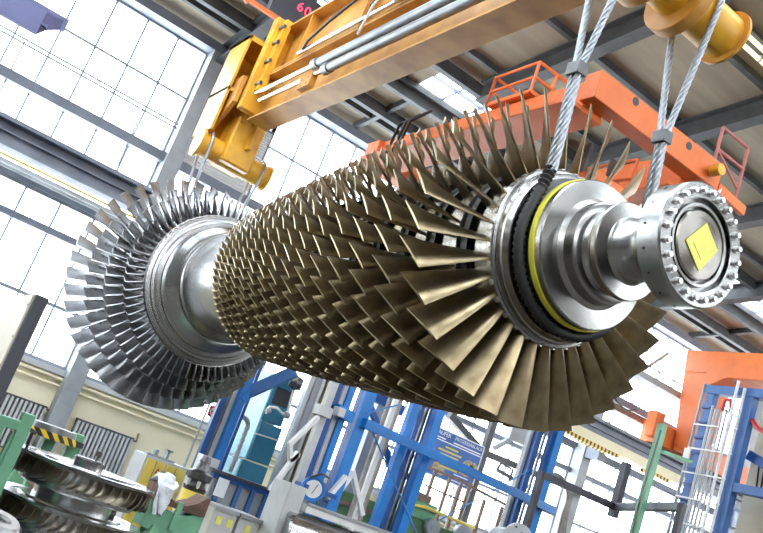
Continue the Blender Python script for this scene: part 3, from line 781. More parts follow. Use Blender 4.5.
b = MB(); b.tube([gp(735, 382) + V((-.03, 0, 0)), gp(742, 392) + V((-.05, 0, 0)), gp(752, 396) + V((-.05, 0, 0)), gp(766, 394) + V((-.03, 0, 0))], .025, 6); b.build('power_cable', M['black'], pc)

# blue ladder frame with tubes on the right
bf = thing('blue_service_frame', 'steel blue frame with ladder and bundled grey tubes in front of the orange crane leg', 'frame', (12.9, 10, 0))
tL = aY(713, 394, 10.0); FX = tL.x; tR = aX(752, 397, FX); ztop = .5 * (tL.z + tR.z); yL, yR = tL.y, tR.y; SP = yL - yR
def vp(mb, px, py, Y, w, d, z1, z0=0.):
    p = aY(px, py, Y); mb.box2((p.x - w / 2, Y - d / 2, z0), (p.x + w / 2, Y + d / 2, z1)); return p
def py_(f): return yL + (yR - yL) * f
MB().box2((FX - .07, yL - .08, 0), (FX + .07, yL + .08, ztop)).build('post', M['rblue'], bf, bev=.008)
MB().box2((FX - .08, yR - .09, 0), (FX + .08, yR + .09, ztop)).build('post', M['rblue'], bf, bev=.008)
MB().box2((FX - .09, yR - 1.6, ztop - .02), (FX + .09, yL + .1, ztop + .13)).build('top_beam', M['rblue'], bf, bev=.008)
hz_ = aX(748, 491, FX).z
MB().box2((FX - .07, yR - 1.5, hz_ - .07), (FX + .07, yR, hz_ + .08)).build('cross_beam', M['rblue'], bf, bev=.008)
b = MB()
for i in range(18): b.box2((FX - .11, yL - .07, 1.2 + .27 * i), (FX - .07, yL + .07, 1.23 + .27 * i))
b.build('ladder_strip', M['dblue'], bf)
for f_, m_, rr_, up_ in ((.22, 'lgrey', .02, -.25), (.31, 'lgrey', .02, -.3), (.40, 'gsteel', .022, -.3), (.50, 'lgrey', .022, -.35), (.6, 'gsteel', .018, -.3), (.72, 'white', .025, .22), (.92, 'white', .025, .1)):
    y = py_(f_); MB().tube([(FX - .14, y, .1), (FX - .14, y, ztop + up_)], rr_, 8).build('white_tube' if m_ == 'white' else 'grey_tube', M[m_], bf)
MB().tube([(FX - .05, yL + .16, .1), (FX - .05, yL + .16, ztop + .15)], .03, 8).build('grey_tube', M['gsteel'], bf)
for i in range(9): MB().box2((FX - .175, yR, 2.1 + .42 * i), (FX - .165, yL + .1, 2.125 + .42 * i)).build('tube_clip', M['white'], bf)
MB().tube([(FX - .1, py_(.45), ztop - .3), (FX - .14, py_(.5), ztop - .14), (FX - .14, py_(.62), ztop - .12), (FX - .1, py_(.7), ztop - .4), (FX - .08, py_(.66), ztop - 1.2)], .03, 8).build('red_hose', M['red'], bf)['label'] = 'red hose bend'
MB().tube([aX(752, 420, FX), aX(757, 428, FX), aX(768, 435, FX)], .04, 8).build('red_hose', M['red'], bf)
MB().box2((FX + .5, yR - 2.2, 0), (FX + .58, yR + .1, ztop - .1)).build('beige_panel', M['beige'], bf)
MB().bar((FX + .2, yR - .05, hz_ + .62), (FX + .2, yR - 1.4, hz_ + .15), .1, .16).build('brace', M['dblue'], bf)
for k in range(3): MB().tube([(FX + .4, yR - .18 - .08 * k, hz_ + .1), (FX + .36, yR - .16 - .1 * k, hz_ + .5), (FX + .36, yR - .3 - .1 * k, hz_ + .62 + .08 * k), (FX + .4, yR - .5 - .08 * k, hz_ + .35)], .016, 6).build('black_cable', M['black'], bf)
p = aX(687, 453, FX - .1)
MB().box((FX - .1, p.y, p.z), (.02, .13, .17)).build('label_plate', M['white'], bf)
# green pole
b = MB(); gpz = aY(664, 425, 8.5); vp(b, 656, 450, 8.5, .10, .10, gpz.z)
gpole = thing('green_pole', 'green square steel pole with side arms in front of the right windows', 'pole', (gpz.x, 8.5, 0))
b.build('pole', M['green'], gpole, bev=.006)
b = MB(); b.bar(aY(663, 452, 8.5), aY(691, 462, 8.5), .05, .05); b.bar(aY(650, 503, 8.5), aY(676, 508, 8.5), .05, .04); b.build('side_arm', M['green'], gpole)
b = MB(); b.tube([aY(661, 430, 8.4), aY(640, 500, 8.4), aY(632, 534, 8.4)], .016, 6); b.build('pole_cable', M['dark'], gpole)
# dark pipe frame
df = thing('dark_pipe_frame', 'dark grey frame of thick square tubes before the lower right windows', 'frame', (10.9, 10, 0))
cn = aY(615, 507, 10.0); ce = aZ(682, 507, cn.z); cl_ = V((aY(541, 478, 10.0).x, 10.0, cn.z))
MB().box2((cn.x - .06, 9.94, cn.z - .16), (cn.x + .06, 10.06, cn.z + .72)).build('stub_post', M['darkedge'], df)
MB().bar(cn, cl_, .10, .10).build('rail', M['darkedge'], df)
MB().bar(cn, ce, .10, .10).build('rail', M['darkedge'], df)
for q in (cl_, ce): MB().box2((q.x - .04, q.y - .04, 0), (q.x + .04, q.y + .04, q.z + .04)).build('post', M['darkedge'], df)

# ================================================================== BLUE TEST FRAME (middle)
tf = thing('blue_test_frame', 'tall bright blue steel frame with cross beams standing under the compressor blades', 'frame', (8.6, 11, 0))
ZT = 4.75
def bpost(px, py, Y, w, m, name='post', z1=ZT, d=None, z0=0.):
    b = MB(); p = vp(b, px, py, Y, w, d or w, z1, z0); b.build(name, m, tf, bev=.006); return p
pA = bpost(350, 450, 10.5, .17, M['blue'], d=.1); bpost(343.5, 450, 10.6, .10, M['dblue'], d=.12)  # dark strip is the bright post's left side, shade painted in
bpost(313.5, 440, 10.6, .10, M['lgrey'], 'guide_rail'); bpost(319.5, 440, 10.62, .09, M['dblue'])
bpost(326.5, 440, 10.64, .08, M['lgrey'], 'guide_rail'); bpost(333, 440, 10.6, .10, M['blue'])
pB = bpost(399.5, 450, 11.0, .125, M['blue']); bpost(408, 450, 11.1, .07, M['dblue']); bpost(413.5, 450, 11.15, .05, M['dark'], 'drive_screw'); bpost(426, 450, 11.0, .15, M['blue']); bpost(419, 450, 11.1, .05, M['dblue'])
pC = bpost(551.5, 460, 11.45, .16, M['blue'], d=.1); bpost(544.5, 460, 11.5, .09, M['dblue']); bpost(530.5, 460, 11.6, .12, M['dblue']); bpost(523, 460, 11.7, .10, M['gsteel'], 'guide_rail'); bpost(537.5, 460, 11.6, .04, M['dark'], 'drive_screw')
bpost(372.5, 450, 10.9, .055, M['hose'], 'guide_rail'); bpost(378.5, 450, 10.95, .07, M['white'], 'guide_rail'); bpost(384, 450, 11.0, .05, M['hose'], 'guide_rail')
cz = aY(350, 419, 10.45).z; cz2 = aY(560, 512, 11.4).z; zb = .5 * (cz + cz2)
b = MB(); b.bar((pA.x, 10.40, zb), (pC.x + .3, 11.36, zb), .1, .13); b.build('cross_beam', M['blue'], tf, bev=.006)
b = MB(); b.bar(aY(336, 409, 10.5), aY(352, 418, 10.5), .12, .15); b.build('short_beam', M['blue'], tf)
b = MB(); q0 = aY(323, 411, 10.5); b.box(q0, (.2, .18, .14)); b.build('collar', M['lgrey'], tf, bev=.006)
b = MB(); q0 = aY(339, 412, 10.45); b.box(q0, (.11, .16, .12)); b.build('collar', M['lgrey'], tf, bev=.006)
b = MB(); b.bar(aY(371, 394, 11.6), aY(402, 411, 11.6), .1, .16); b.bar(aY(366, 397, 10.8), aY(377, 424, 10.8), .08, .08); b.bar(aY(384, 445, 11.2), aY(392, 468, 11.2), .08, .08); b.bar(aY(392, 470, 11.3), aY(406, 476, 11.3), .1, .1)
b.build('brace', M['dblue'], tf)
b = MB()
for A, B_ in (((318, 417), (290, 444)), ((290, 443), (290, 461)), ((290, 461), (298, 454)), ((298, 452), (270, 491)), ((346, 476), (327, 498))):
    b.bar(aY(*A, 10.3), aY(*B_, 10.3), .05, .08, (0, 1, 0))
b.bar(aY(347, 474, 10.9), aY(352, 472, 10.9), .08, .05, (0, 1, 0)); b.bar(aY(352, 470, 10.9), aY(362, 515, 10.9), .06, .09, (0, 1, 0)); b.bar(aY(350, 476, 10.9), aY(333, 500, 10.9), .06, .08, (0, 1, 0))
b.build('bracket_arm', M['white'], tf)
b = MB(); b.tube([aY(368, 420, 10.4), aY(380, 450, 10.5), aY(416, 532, 10.7)], .012, 6); b.tube([aY(440, 520, 11.2), aY(530, 470, 11.4)], .01, 6); b.tube([aY(367, 413, 10.4), aY(398, 405, 10.9)], .01, 6); b.build('bracing_wire', M['blue'], tf)
# gauge
gg = aY(313, 489, 10.25)
go = MB().lathe([(-.06, 0), (-.06, .16), (.03, .16), (.03, .14), (.015, .135), (.015, 0)], 36, gg, (-.35, -1, .05)).build('dial_gauge', M['blue'], tf)
MB().lathe([(.016, 0), (.016, .115), (.022, .115), (.022, 0)], 36, gg, (-.35, -1, .05)).build('dial_face', M['white'], go)
MB().bar(gg + V((-.02, -.04, -.06)), gg + V((.03, -.04, .08)), .008, .008, (0, 1, 0)).build('needle', M['dark'], go)
b = MB(); b.tube([gg + V((-.1, 0, .12)), gg + V((0, -.1, .22)), gg + V((.15, -.05, .2))], .014, 6); b.tube([gg + V((0, 0, -.15)), gg + V((.02, -.05, -.25))], .02, 6); b.tube([gg + V((.1, 0, -.05)), gg + V((.28, 0, -.1))], .016, 6); b.build('gauge_line', M['dark'], go)
MB().box2((pA.x - .6, 10.25, gg.z - .03), (pA.x - .1, 10.55, gg.z + .03)).build('gauge_bracket', M['dblue'], tf)

# left blue mast
lm_ = thing('blue_mast', 'blue and grey upright mast with diagonal brace right of the turbine wheel', 'mast', (5.3, 12, 0))
MY = 12.0
def mpost(px, py, w, m, z1, name, Y=MY):
    b = MB(); p = vp(b, px, py, Y, w, w, z1); b.build(name, m, lm_, bev=.006); return p
zt = 3.95
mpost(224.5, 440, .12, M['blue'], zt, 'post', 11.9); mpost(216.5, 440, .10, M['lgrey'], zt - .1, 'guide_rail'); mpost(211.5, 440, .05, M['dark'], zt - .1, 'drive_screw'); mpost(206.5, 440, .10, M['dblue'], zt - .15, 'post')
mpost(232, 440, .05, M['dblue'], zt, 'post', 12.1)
b = MB(); b.bar(aY(247, 393, 11.9), aY(296, 371, 11.5), .1, .16); b.build('brace', M['rblue'], lm_)
b = MB(); b.bar(aY(241, 400, 11.9), aY(250, 391, 11.9), .12, .16, (0, 1, 0)); b.build('mast_head', M['blue'], lm_)
b = MB(); p = aY(203, 462, 11.9); b.box2((p.x - .12, 11.7, p.z - .25), (p.x + .15, 11.88, p.z + .1)); b.build('foot_box', M['white'], lm_)
# red sign
sg = aY(213.5, 412, 13.0)
rs = thing('red_sign', 'small square red safety sign with white symbol beside the blue mast', 'sign', (sg.x, 13, 0))
MB().box((sg.x, 13.0, sg.z), (.17, .015, .17)).build('sign_plate', M['red'], rs)
b = MB()
rg = [V((sg.x, 12.985, sg.z)) + V((math.cos(a) * .055, 0, math.sin(a) * .055)) for a in [2 * PI * i / 20 for i in range(21)]]
b.tube(rg, .009, 6, False); b.bar((sg.x - .035, 12.985, sg.z + .035), (sg.x + .035, 12.985, sg.z - .035), .008, .02, (0, 1, 0)); b.build('sign_symbol', M['white'], rs)
MB().cyl((sg.x - .1, 13.03, 0), (sg.x - .1, 13.03, sg.z + .1), .018, 8).build('sign_post', M['gsteel'], rs)

# teal and cyan machine cabinet
tm = thing('machine_cabinet', 'tall teal and pale cyan machine housing with dark window beside the blue mast', 'machine', (5.7, 13.2, 0))
mY = 13.0
cA = aY(249, 452, mY); cW = aY(272, 452, mY).x - cA.x
ztm = aY(266, 386, mY).z + .25
zc = aY(246, 460, mY).z; zd = aY(253, 416, mY).z
def mbox(name, x0, x1, y0, y1, z0, z1, m, bev=.01): return MB().box2((x0, y0, z0), (x1, y1, z1)).build(name, m, tm, bev=bev)
mbox('side_panel', cA.x - .02, cA.x + .02, mY + .02, mY + .95, zc + .02, ztm, M['cyan'])
mbox('upper_housing', cA.x + .0, cA.x + cW, mY, mY + .9, zd, ztm, M['teal'])
mbox('middle_housing', cA.x + .0, cA.x + cW + .02, mY - .03, mY + .9, zc + .03, zd - .02, M['teal'])
mbox('lower_housing', cA.x - .1, cA.x + cW - .02, mY - .12, mY + .8, zc - .42, zc, M['teal'])
mbox('lower_side_panel', cA.x - .13, cA.x - .1, mY - .1, mY + .8, zc - .40, zc - .02, M['cyan'])
mbox('machine_base', cA.x - .15, cA.x + cW + .2, mY - .05, mY + .9, 0, zc - .42, M['darkedge'])
wz = aY(281, 398, mY)
mbox('dark_window', wz.x - .13, wz.x + .15, mY - .012, mY + .01, wz.z - .13, wz.z + .15, M['black'], 0)
b = MB(); b.tube([aY(265, 411, 12.9), aY(270, 407, 12.85), aY(277, 408, 12.85), aY(283, 414, 12.85), aY(288, 412, 12.85), aY(292, 396, 12.85), aY(296, 384, 12.85)], .025, 8)
b.tube([aY(254, 433, 12.85), aY(270, 438, 12.85), aY(279, 441, 12.85)], .012, 6); b.build('coolant_pipe', M['white'], tm)
b = MB(); b.cyl(aY(266, 411, 12.8), aY(270, 411, 12.8), .05, 10); b.cyl(aY(285, 415, 12.8), aY(289, 416, 12.8), .055, 10); b.build('pipe_fitting', M['gsteel'], tm)
b = MB(); q = aY(296, 383, 12.7); b.lathe([(-.1, 0), (-.1, .09), (0, .12), (.1, .09), (.1, 0)], 16, q, (1, -.4, 0)); b.build('motor', M['dark'], tm)
b = MB(); pts = [aY(238, 412, 12.7), aY(247, 420, 12.7), aY(248, 425, 12.7), aY(234, 462, 12.7), aY(229, 473, 12.7)]
fine = []
for a, c in zip(pts, pts[1:]):
    for i in range(12): fine.append(a.lerp(c, i / 12))
b.tube(fine, [.045 if i % 2 else .03 for i in range(len(fine))], 8); b.build('cable_chain', M['gsteel'], tm)
MB().box2((cA.x - 1.0, mY - .2, zc - .5), (cA.x + .4, mY - .05, zc - .42)).build('cable_tray', M['darkedge'], tm)
# grey column bundle behind
gc = thing('grey_duct_column', 'light grey panelled duct column with yellow pipe right of the teal machine', 'duct', (6.5, 13.4, 0))
for px, w, m, nm in ((289, .10, 'lgrey', 'duct_panel'), (295, .14, 'gsteel', 'duct_panel'), (301.5, .10, 'lgrey', 'duct_panel'), (307, .16, 'hose', 'duct_panel')):
    b = MB(); vp(b, px, 440, 13.3, w, .12, 4.6); b.build(nm, M[m], gc)
b = MB(); vp(b, 309, 440, 13.1, .035, .035, 4.6); b.build('yellow_pipe', M['cabyel'], gc)

# ================================================================== MACHINES ALONG THE BOTTOM EDGE
# polished roll under white bed plate
rl = thing('polished_roll', 'polished steel roll lying under a white bed plate below the blue frame', 'machine', (6.2, 9.4, 0))
t0 = aY(303, 503, 9.4); t1 = aY(389, 534, 9.4); zb_ = .5 * (t0.z + t1.z)
MB().box2((t0.x - .05, 9.2, zb_ - .09), (t1.x + .6, 9.75, zb_)).build('bed_plate', M['white'], rl, bev=.01)
MB().box2((t0.x - .05, 9.18, zb_), (t1.x + .6, 9.22, zb_ + .03)).build('edge_rail', M['gsteel'], rl)
MB().lathe([(-.28, 0), (-.28, .27), (-.26, .29), (2.0, .29), (2.0, 0)], 64, (t0.x + .05, 9.35, zb_ - .40), (1, 0, 0)).build('roll', M['chrome'], rl)
MB().box2((t0.x - .1, 9.1, 0), (t1.x + .6, 9.8, zb_ - .71)).build('machine_bed', M['lgrey'], rl)
MB().box2((t1.x + .4, 9.2, zb_ - .72), (t1.x + .6, 9.7, zb_ - .09)).build('end_stand', M['lgrey'], rl)
q = aY(291, 494, 9.4)
MB().box2((q.x - .12, 9.25, zb_ - .62), (q.x + .10, 9.7, q.z + .12)).build('control_box', M['lgrey'], rl, bev=.01)
MB().box2((t0.x - .12, 9.3, zb_ - .72), (t0.x - .02, 9.7, zb_ - .09)).build('end_stand', M['lgrey'], rl)
# blue framed enclosure
en = thing('blue_framed_enclosure', 'low grey enclosure with blue frame and white paper sheet below the teal machine', 'enclosure', (5, 11, 0))
EY = 11.2
a = aY(222, 480, EY); c = aY(283, 499, EY); ze = .5 * (a.z + c.z)
MB().box2((a.x - .15, EY, ze - .02), (c.x, EY + .08, ze + .05)).build('top_rail', M['dblue'], en)
MB().box2((a.x - .2, EY - .05, ze + .05), (c.x, EY + .45, ze + .09)).build('top_cover', M['darkedge'], en)
for f_ in (.0, .3, .52, .74, 1.):
    x = a.x + (c.x - a.x) * f_
    MB().box2((x - .03, EY - .01, 0), (x + .03, EY + .06, ze)).build('upright', M['rblue'], en)
MB().box2((a.x - .1, EY + .05, 0), (c.x, EY + .42, ze - .02)).build('enclosure_panel', M['gsteel'], en)
q = aY(222, 488, EY - .05); MB().box((q.x, EY - .03, q.z), (.16, .01, .24)).build('paper_sheet', M['ptext'], en)
# grey boxes with yellow labels
b = None
bx = [(223, 522, 'grey cabinet with yellow label beside the green cradle stand', .32), (247, 530, 'grey cabinet with yellow labels in front of the blue enclosure', .30)]
q0 = aY(207, 500, 9.6)
for i, (px, py, lab, w) in enumerate(bx):
    q = aY(px, py, 9.6); zt_ = aY(px, py - 13, 9.6).z
    t = thing('grey_cabinet', lab, 'cabinet', (q.x, 9.6, 0), 'grey cabinets with yellow labels')
    MB().box2((q.x - w / 2 + .01, 9.6, 0), (q.x + w / 2 - .01, 10.1, zt_)).build('cabinet_body', M['lgrey'], t, bev=.012)
    MB().box2((q.x - w / 2, 9.57, zt_ - .02), (q.x + w / 2 - .005, 10.12, zt_ + .02)).build('cabinet_top', M['gsteel'], t)
    for dx in ((-.06, .08) if i == 0 else (.0,)): MB().box((q.x + dx, 9.594, zt_ - .13), (.07, .006, .09)).build('yellow_label', M['note'], t)
# green machines in front of the lower windows
gm = thing('green_machine', 'olive green machine housing between the blue posts', 'machine', (8.4, 12.9, 0))
a = aY(330, 486, 12.5); c = aY(385, 505, 12.5)
z_ = aY(360, 496, 12.5).z
MB().box2((a.x, 12.5, 0), (c.x + .5, 13.3, z_)).build('housing', M['dgreen'], gm, bev=.015)
b = MB()
for f_ in (.3, .62): b.box((a.x + (c.x + .5 - a.x) * f_, 12.495, z_ / 2), (.015, .01, z_ - .1))
b.box(((a.x + c.x + .5) / 2, 12.495, z_ - .42), (c.x + .5 - a.x, .01, .015)); b.build('panel_seam', M['black'], gm)
b = MB(); b.bar(aY(336, 500, 12.45), aY(400, 522, 12.45), .05, .06); b.build('base_rail', M['rusty'], gm)
gl = thing('green_lathe', 'green lathe with round grey chucks behind the blue cross beam', 'lathe', (10.2, 12.2, 0))
z2 = aY(440, 520, 12.0).z; a = aY(410, 515, 12.0); c = aY(500, 533, 12.0)
MB().box2((a.x, 12.0, 0), (c.x, 12.46, z2 - .1)).build('lathe_bed', M['dgreen'], gl, bev=.015)
MB().box2((a.x, 12.0, z2 - .1), (a.x + .5, 12.46, z2 + .18)).build('headstock', M['green'], gl, bev=.015)
for px, py in ((432, 527), (462, 533)):
    q = aY(px, py, 11.9); MB().lathe([(-.1, 0), (-.1, .13), (.06, .13), (.08, .1), (.08, .04), (.12, .04), (.12, 0)], 24, q, (-.3, -1, 0)).build('chuck', M['gsteel'], gl)
b = MB(); b.tube([aY(412, 505, 11.9), aY(425, 507, 11.9), aY(474, 528, 11.9)], .025, 8); b.build('yellow_handrail', M['cabyel'], gl)
MB().box2((a.x - .15, 11.98, z2 + .18), (a.x + .3, 12.4, z2 + .3)).build('wooden_tray', M['rusty'], gl)
# brown mesh fence
wf = thing('mesh_fence', 'brown steel guard fence standing in front of the blue poster', 'fence', (10.5, 12.9, 0))
FYY = 12.9
for px in (429, 446, 459, 468):
    b = MB(); vp(b, px, 490, FYY, .045, .045, aY(px + 4, 474 + (px - 437) * .42, FYY).z); b.build('fence_post', M['rusty'], wf)
b = MB(); b.bar(aY(425, 466, FYY), aY(472, 485, FYY), .04, .04); b.bar(aY(425, 485, FYY), aY(466, 503, FYY), .03, .03); b.build('fence_rail', M['rusty'], wf)
for px in (480, 500):
    b = MB(); vp(b, px, 515, FYY, .05, .05, aY(px + 3, 499 + (px - 480) * .4, FYY).z); b.build('fence_post', M['rusty'], wf)
b = MB(); b.bar(aY(466, 484, FYY), aY(510, 507, FYY), .04, .05); b.build('fence_rail', M['rusty'], wf)
# poster board
PY = 14.2
pb = thing('poster_board', 'blue information poster with white heading and turbine picture behind the blue cross beam', 'poster', (11.5, PY, 3))
uR = aY(485, 447, PY); lR = aY(469, 490, PY); uL = aY(437, 426, PY)
px0, px1, pz1, pz0 = uL.x - .15, uR.x, uR.z, lR.z - .02
W_, H_ = px1 - px0, pz1 - pz0
MB().box2((px0, PY, pz0), (px1, PY + .04, pz1)).build('board', M['poster'], pb)
b = MB()
for (x0, x1, z0, z1) in ((px0, px1, pz1 - .025, pz1), (px0, px1, pz0, pz0 + .025), (px0, px0 + .025, pz0, pz1), (px1 - .025, px1, pz0, pz1)): b.box2((x0, PY - .012, z0), (x1, PY, z1))
b.box2((px0, PY - .006, pz1 - .235), (px1 - .02, PY, pz1 - .215)); b.build('border', M['ptext'], pb)
RX = Matrix.Rotation(PI / 2, 4, 'X')
textmesh('T LAUFER', 'lettering', .115, Matrix.Translation((px0 + .06, PY - .006, pz1 - .09)) @ RX, M['ptext'], pb)
textmesh('PROZESSABLAUF', 'lettering', .098, Matrix.Translation((px0 + W_ * .46, PY - .006, pz1 - .09)) @ RX, M['ptext'], pb)
b = MB(); b.box2((px0 + .06, PY - .006, pz1 - .19), (px0 + .45, PY, pz1 - .165)); b.box2((px0 + W_ * .46, PY - .006, pz1 - .19), (px1 - .06, PY, pz1 - .165)); b.build('text_line', M['ptext'], pb)
b = MB()
for i, (x0, x1) in enumerate(((.35, .58), (.24, .66), (.3, .62), (.2, .66), (.28, .6), (.24, .66))): b.box2((px0 + W_ * x0, PY - .006, pz1 - .33 - .075 * i), (px0 + W_ * x1, PY, pz1 - .295 - .075 * i))
b.build('text_line', M['pyel'], pb)
b = MB()
for x, z, r in ((.82, .42, .13), (.92, .47, .09), (.73, .38, .09), (.12, .45, .09), (.3, .2, .08), (.4, .16, .07)):
    b.lathe([(0, r * 1.3), (.008, r * 1.2), (.008, 0)], 14, (px0 + W_ * x, PY, pz0 + H_ * z), (0, -1, 0))
b.build('turbine_picture', M['pgold'], pb)
b = MB()
for i, (x0, x1) in enumerate(((.6, .9), (.6, .95), (.62, .88))): b.box2((px0 + W_ * x0, PY - .006, pz0 + .06 + .06 * i), (px0 + W_ * x1, PY, pz0 + .08 + .06 * i))
b.build('text_line', M['ptext'], pb)
b = MB(); b.box2((px0 + .2, PY + .04, 0), (px0 + .28, PY + .12, pz1 - .1)); b.box2((px1 - .28, PY + .04, 0), (px1 - .2, PY + .12, pz1 - .1)); b.build('board_leg', M['gsteel'], pb)
# diagonal wall braces and dark posts behind
b = MB(); b.bar(aY(449, 415, 15.5), aY(482, 452, 15.5), .14, .14); b.bar(aY(482, 452, 15.4), aY(600, 500, 15.4), .12, .14); struct(tname(), b, M['dsteel'])
b = MB(); b.bar(aY(494, 448, 15.3), aY(520, 434, 15.3), .1, .1); b.box(aY(518, 435, 15.3), (.6, .2, .35)); struct(tname(), b, M['gsteel'])
b = MB(); p = vp(b, 487.5, 440, 15.2, .13, .13, 5.4); struct(tname(), b, M['dsteel'])
b = MB(); b.bar(aY(497, 470, 14.5), aY(530, 488, 14.5), .07, .07); b.tube([aY(497, 470, 14.5), aY(501, 463, 14.5), aY(513, 470, 14.5), aY(509, 481, 14.5)], .03, 6); tag(b.build('handrail_bracket', M['dsteel'], None), 'small dark steel loop bracket on the wall right of the poster', 'bracket')
# hoses
hs = thing('hose_bundle', 'bundle of grey hoses drooping in an arch right of the blue frame', 'hoses', (11.9, 11.8, 2))
for k in range(4):
    d = k * 2.2
    b = MB(); pts = [aY(548, 477 + d, 11.9), aY(554 + d * .3, 474 + d * .8, 11.85), aY(561 + d * .5, 477 + d * .7, 11.8), aY(567 + d * .45, 487 + d * .3, 11.8), aY(568 + d * .4, 500, 11.8), aY(563 + d * .6, 515, 11.8), aY(557 + d, 540, 11.8)]
    sm = []
    for i in range(len(pts) - 1):
        for j in range(4):
            t = j / 4; p0_ = pts[max(0, i - 1)]; p1_, p2_ = pts[i], pts[i + 1]; p3_ = pts[min(len(pts) - 1, i + 2)]
            sm.append(.5 * ((2 * p1_) + (p2_ - p0_) * t + (2 * p0_ - 5 * p1_ + 4 * p2_ - p3_) * t * t + (3 * p1_ - p0_ - 3 * p2_ + p3_) * t ** 3))
    sm.append(pts[-1]); e_ = sm[-1]; sm.append(V((e_.x, e_.y, .03)))
    b.tube(sm, .032, 8); b.build('hose', M['hose'], hs)
# grey flange disc in the foreground
fd = thing('flanged_spindle', 'round grey bolted flange of a spindle at the bottom edge below the blue post', 'spindle', (7.3, 8, 0))
q = aY(517, 541, 8.2)
fo = MB().lathe([(-.5, 0), (-.5, .14), (-.05, .14), (-.04, .2), (0, .21), (.03, .205), (.03, 0)], 48, q, (-.25, -1, .08)).build('flange_disc', M['gsteel'], fd)
dv = V((-.25, -1, .08)).normalized(); uu = dv.orthogonal().normalized(); ww = dv.cross(uu)
for k in range(10):
    a = 2 * PI * k / 10; c = q + dv * .03 + (uu * math.cos(a) + ww * math.sin(a)) * (.165 if k % 2 else .1)
    MB().cyl(c - dv * .005, c + dv * .006, .014, 10).build('bolt_hole', M['black'], fo)
MB().box2((q.x - .2, 8.35, 0), (q.x + .2, 8.9, q.z - .12)).build('spindle_block', M['lgrey'], fd, bev=.02)

# ================================================================== LOWER LEFT
# big panel at the left edge
n0 = aY(35, 293, 6.0); n1 = aY(50, 299, 6.0)
pn = thing('beige_panel_board', 'big upright beige panel with thick charcoal edge at the left picture edge', 'panel', (n0.x, 6.6, 0))
MB().box2((n0.x + .012, 6.0, 0), (n1.x, 7.8, n0.z)).build('panel_core', M['darkedge'], pn, bev=.008)
MB().box2((n0.x, 6.03, 0), (n0.x + .012, 7.79, n0.z - .01)).build('panel_face', M['beige'], pn)
rv = None
for z in [n0.z - .08 - .22 * i for i in range(10)]:
    MB().cyl((n0.x - .004, 6.055, z), (n0.x + .004, 6.055, z), .008, 8).build('rivet', M['dark'], pn)

# vertical bladed rotor on stand
SY = 7.0
sc = aY(82, 478, SY)
br = thing('stacked_bladed_rotor', 'upright rotor of three stacked bladed discs at the lower left', 'rotor', (sc.x, SY, 0))
def place_disc(z, R, nb_, first):
    MB().lathe([(-.12, 0), (-.12, R * .80), (-.10, R * .82), (.06, R * .82), (.075, R * .80), (.075, R * .72), (.09, R * .70), (.09, 0)], 64, (sc.x, SY, z), (0, 0, 1)).build('disc', M['steelz'], br)
    MB().lathe([(.065, R * .80), (.065, R * 1.0), (.08, R * 1.0), (.08, R * .80)], 64, (sc.x, SY, z), (0, 0, 1), close=False).build('rim_band', M['steelz'], br)
    res = MB()
    for k in range(nb_):
        a = 2 * PI * k / nb_
        secs = []
        for i in range(5):
            t = i / 4; r = R * (.81 + .19 * t)
            sec = []
            for j in range(7):
                x = -1 + j / 3; sec.append((x, .10 * (1 - x * x) + .004))
            ring = [(x, y) for x, y in sec] + [(x, y - .02 - .0) for x, y in reversed(sec)]
            P_ = []
            for x, y in ring:
                g = math.radians(38); ch = .075 
                ax = x * ch * math.cos(g) - y * .3 * math.sin(g); tg = x * ch * math.sin(g) + y * .3 * math.cos(g)
                p = V((r, tg, ax - .02)); P_.append(Matrix.Rotation(a, 3, 'Z') @ p + V((sc.x, SY, z)))
            secs.append(P_)
        res.loft(secs)
    o = res.build('blade_row', M['tblade2'], br, ang=50)
M['tblade2'] = mat('bronze_blade_metal', (.52, .46, .36), .3, 1, .15, 6)
Rd = .545
z1 = sc.z; dz = .30
for i, (z, R) in enumerate(((z1, Rd), (z1 - dz, Rd * 1.03), (z1 - 2 * dz, Rd * 1.05), (z1 - 3 * dz, Rd * 1.05))): place_disc(z, R, 46, i == 0)
MB().lathe([(0, 0), (0, .30), (z1 - .02, .30), (z1 - .02, 0)], 64, (sc.x, SY, 0), (0, 0, 1)).build('rotor_core', M['steelz'], br)
MB().lathe([(0, 0), (0, .12), (.06, .12), (.07, .09), (.07, 0)], 32, (sc.x, SY, z1 + .08), (0, 0, 1)).build('hub_cap', M['steelz'], br)
# tool with brown handle lying between the discs
zt2 = z1 - dz + .115
ta, tb_, tc_ = aZ(31, 481, zt2), aZ(54, 496, zt2), aZ(114, 514, zt2)
tl_ = thing('handled_tool', 'black bar tool with brown leather grip lying between the rotor discs', 'tool', tuple(ta))
MB().tube([ta, ta.lerp(tb_, .15), tb_], [.022, .034, .030], 10).build('grip', M['handle'], tl_)
MB().bar(tb_, tc_, .05, .03).build('bar', M['black'], tl_)
MB().cyl(tc_.lerp(tb_, .12), tc_, .035, 10).build('head', M['dark'], tl_)
# thin dark probe above disc
p0_ = aY(90, 472, 6.9); p1_ = aY(98, 457, 6.9)
b = MB(); b.tube([V((p0_.x, 6.9, z1 + .07)), p0_, p1_], .010, 8); b.cyl(p1_, p1_ + (p1_ - p0_).normalized() * .04, .022, 10)
tag(b.build('measuring_probe', M['dark'], None), 'thin dark probe standing on the topmost bladed disc', 'probe')
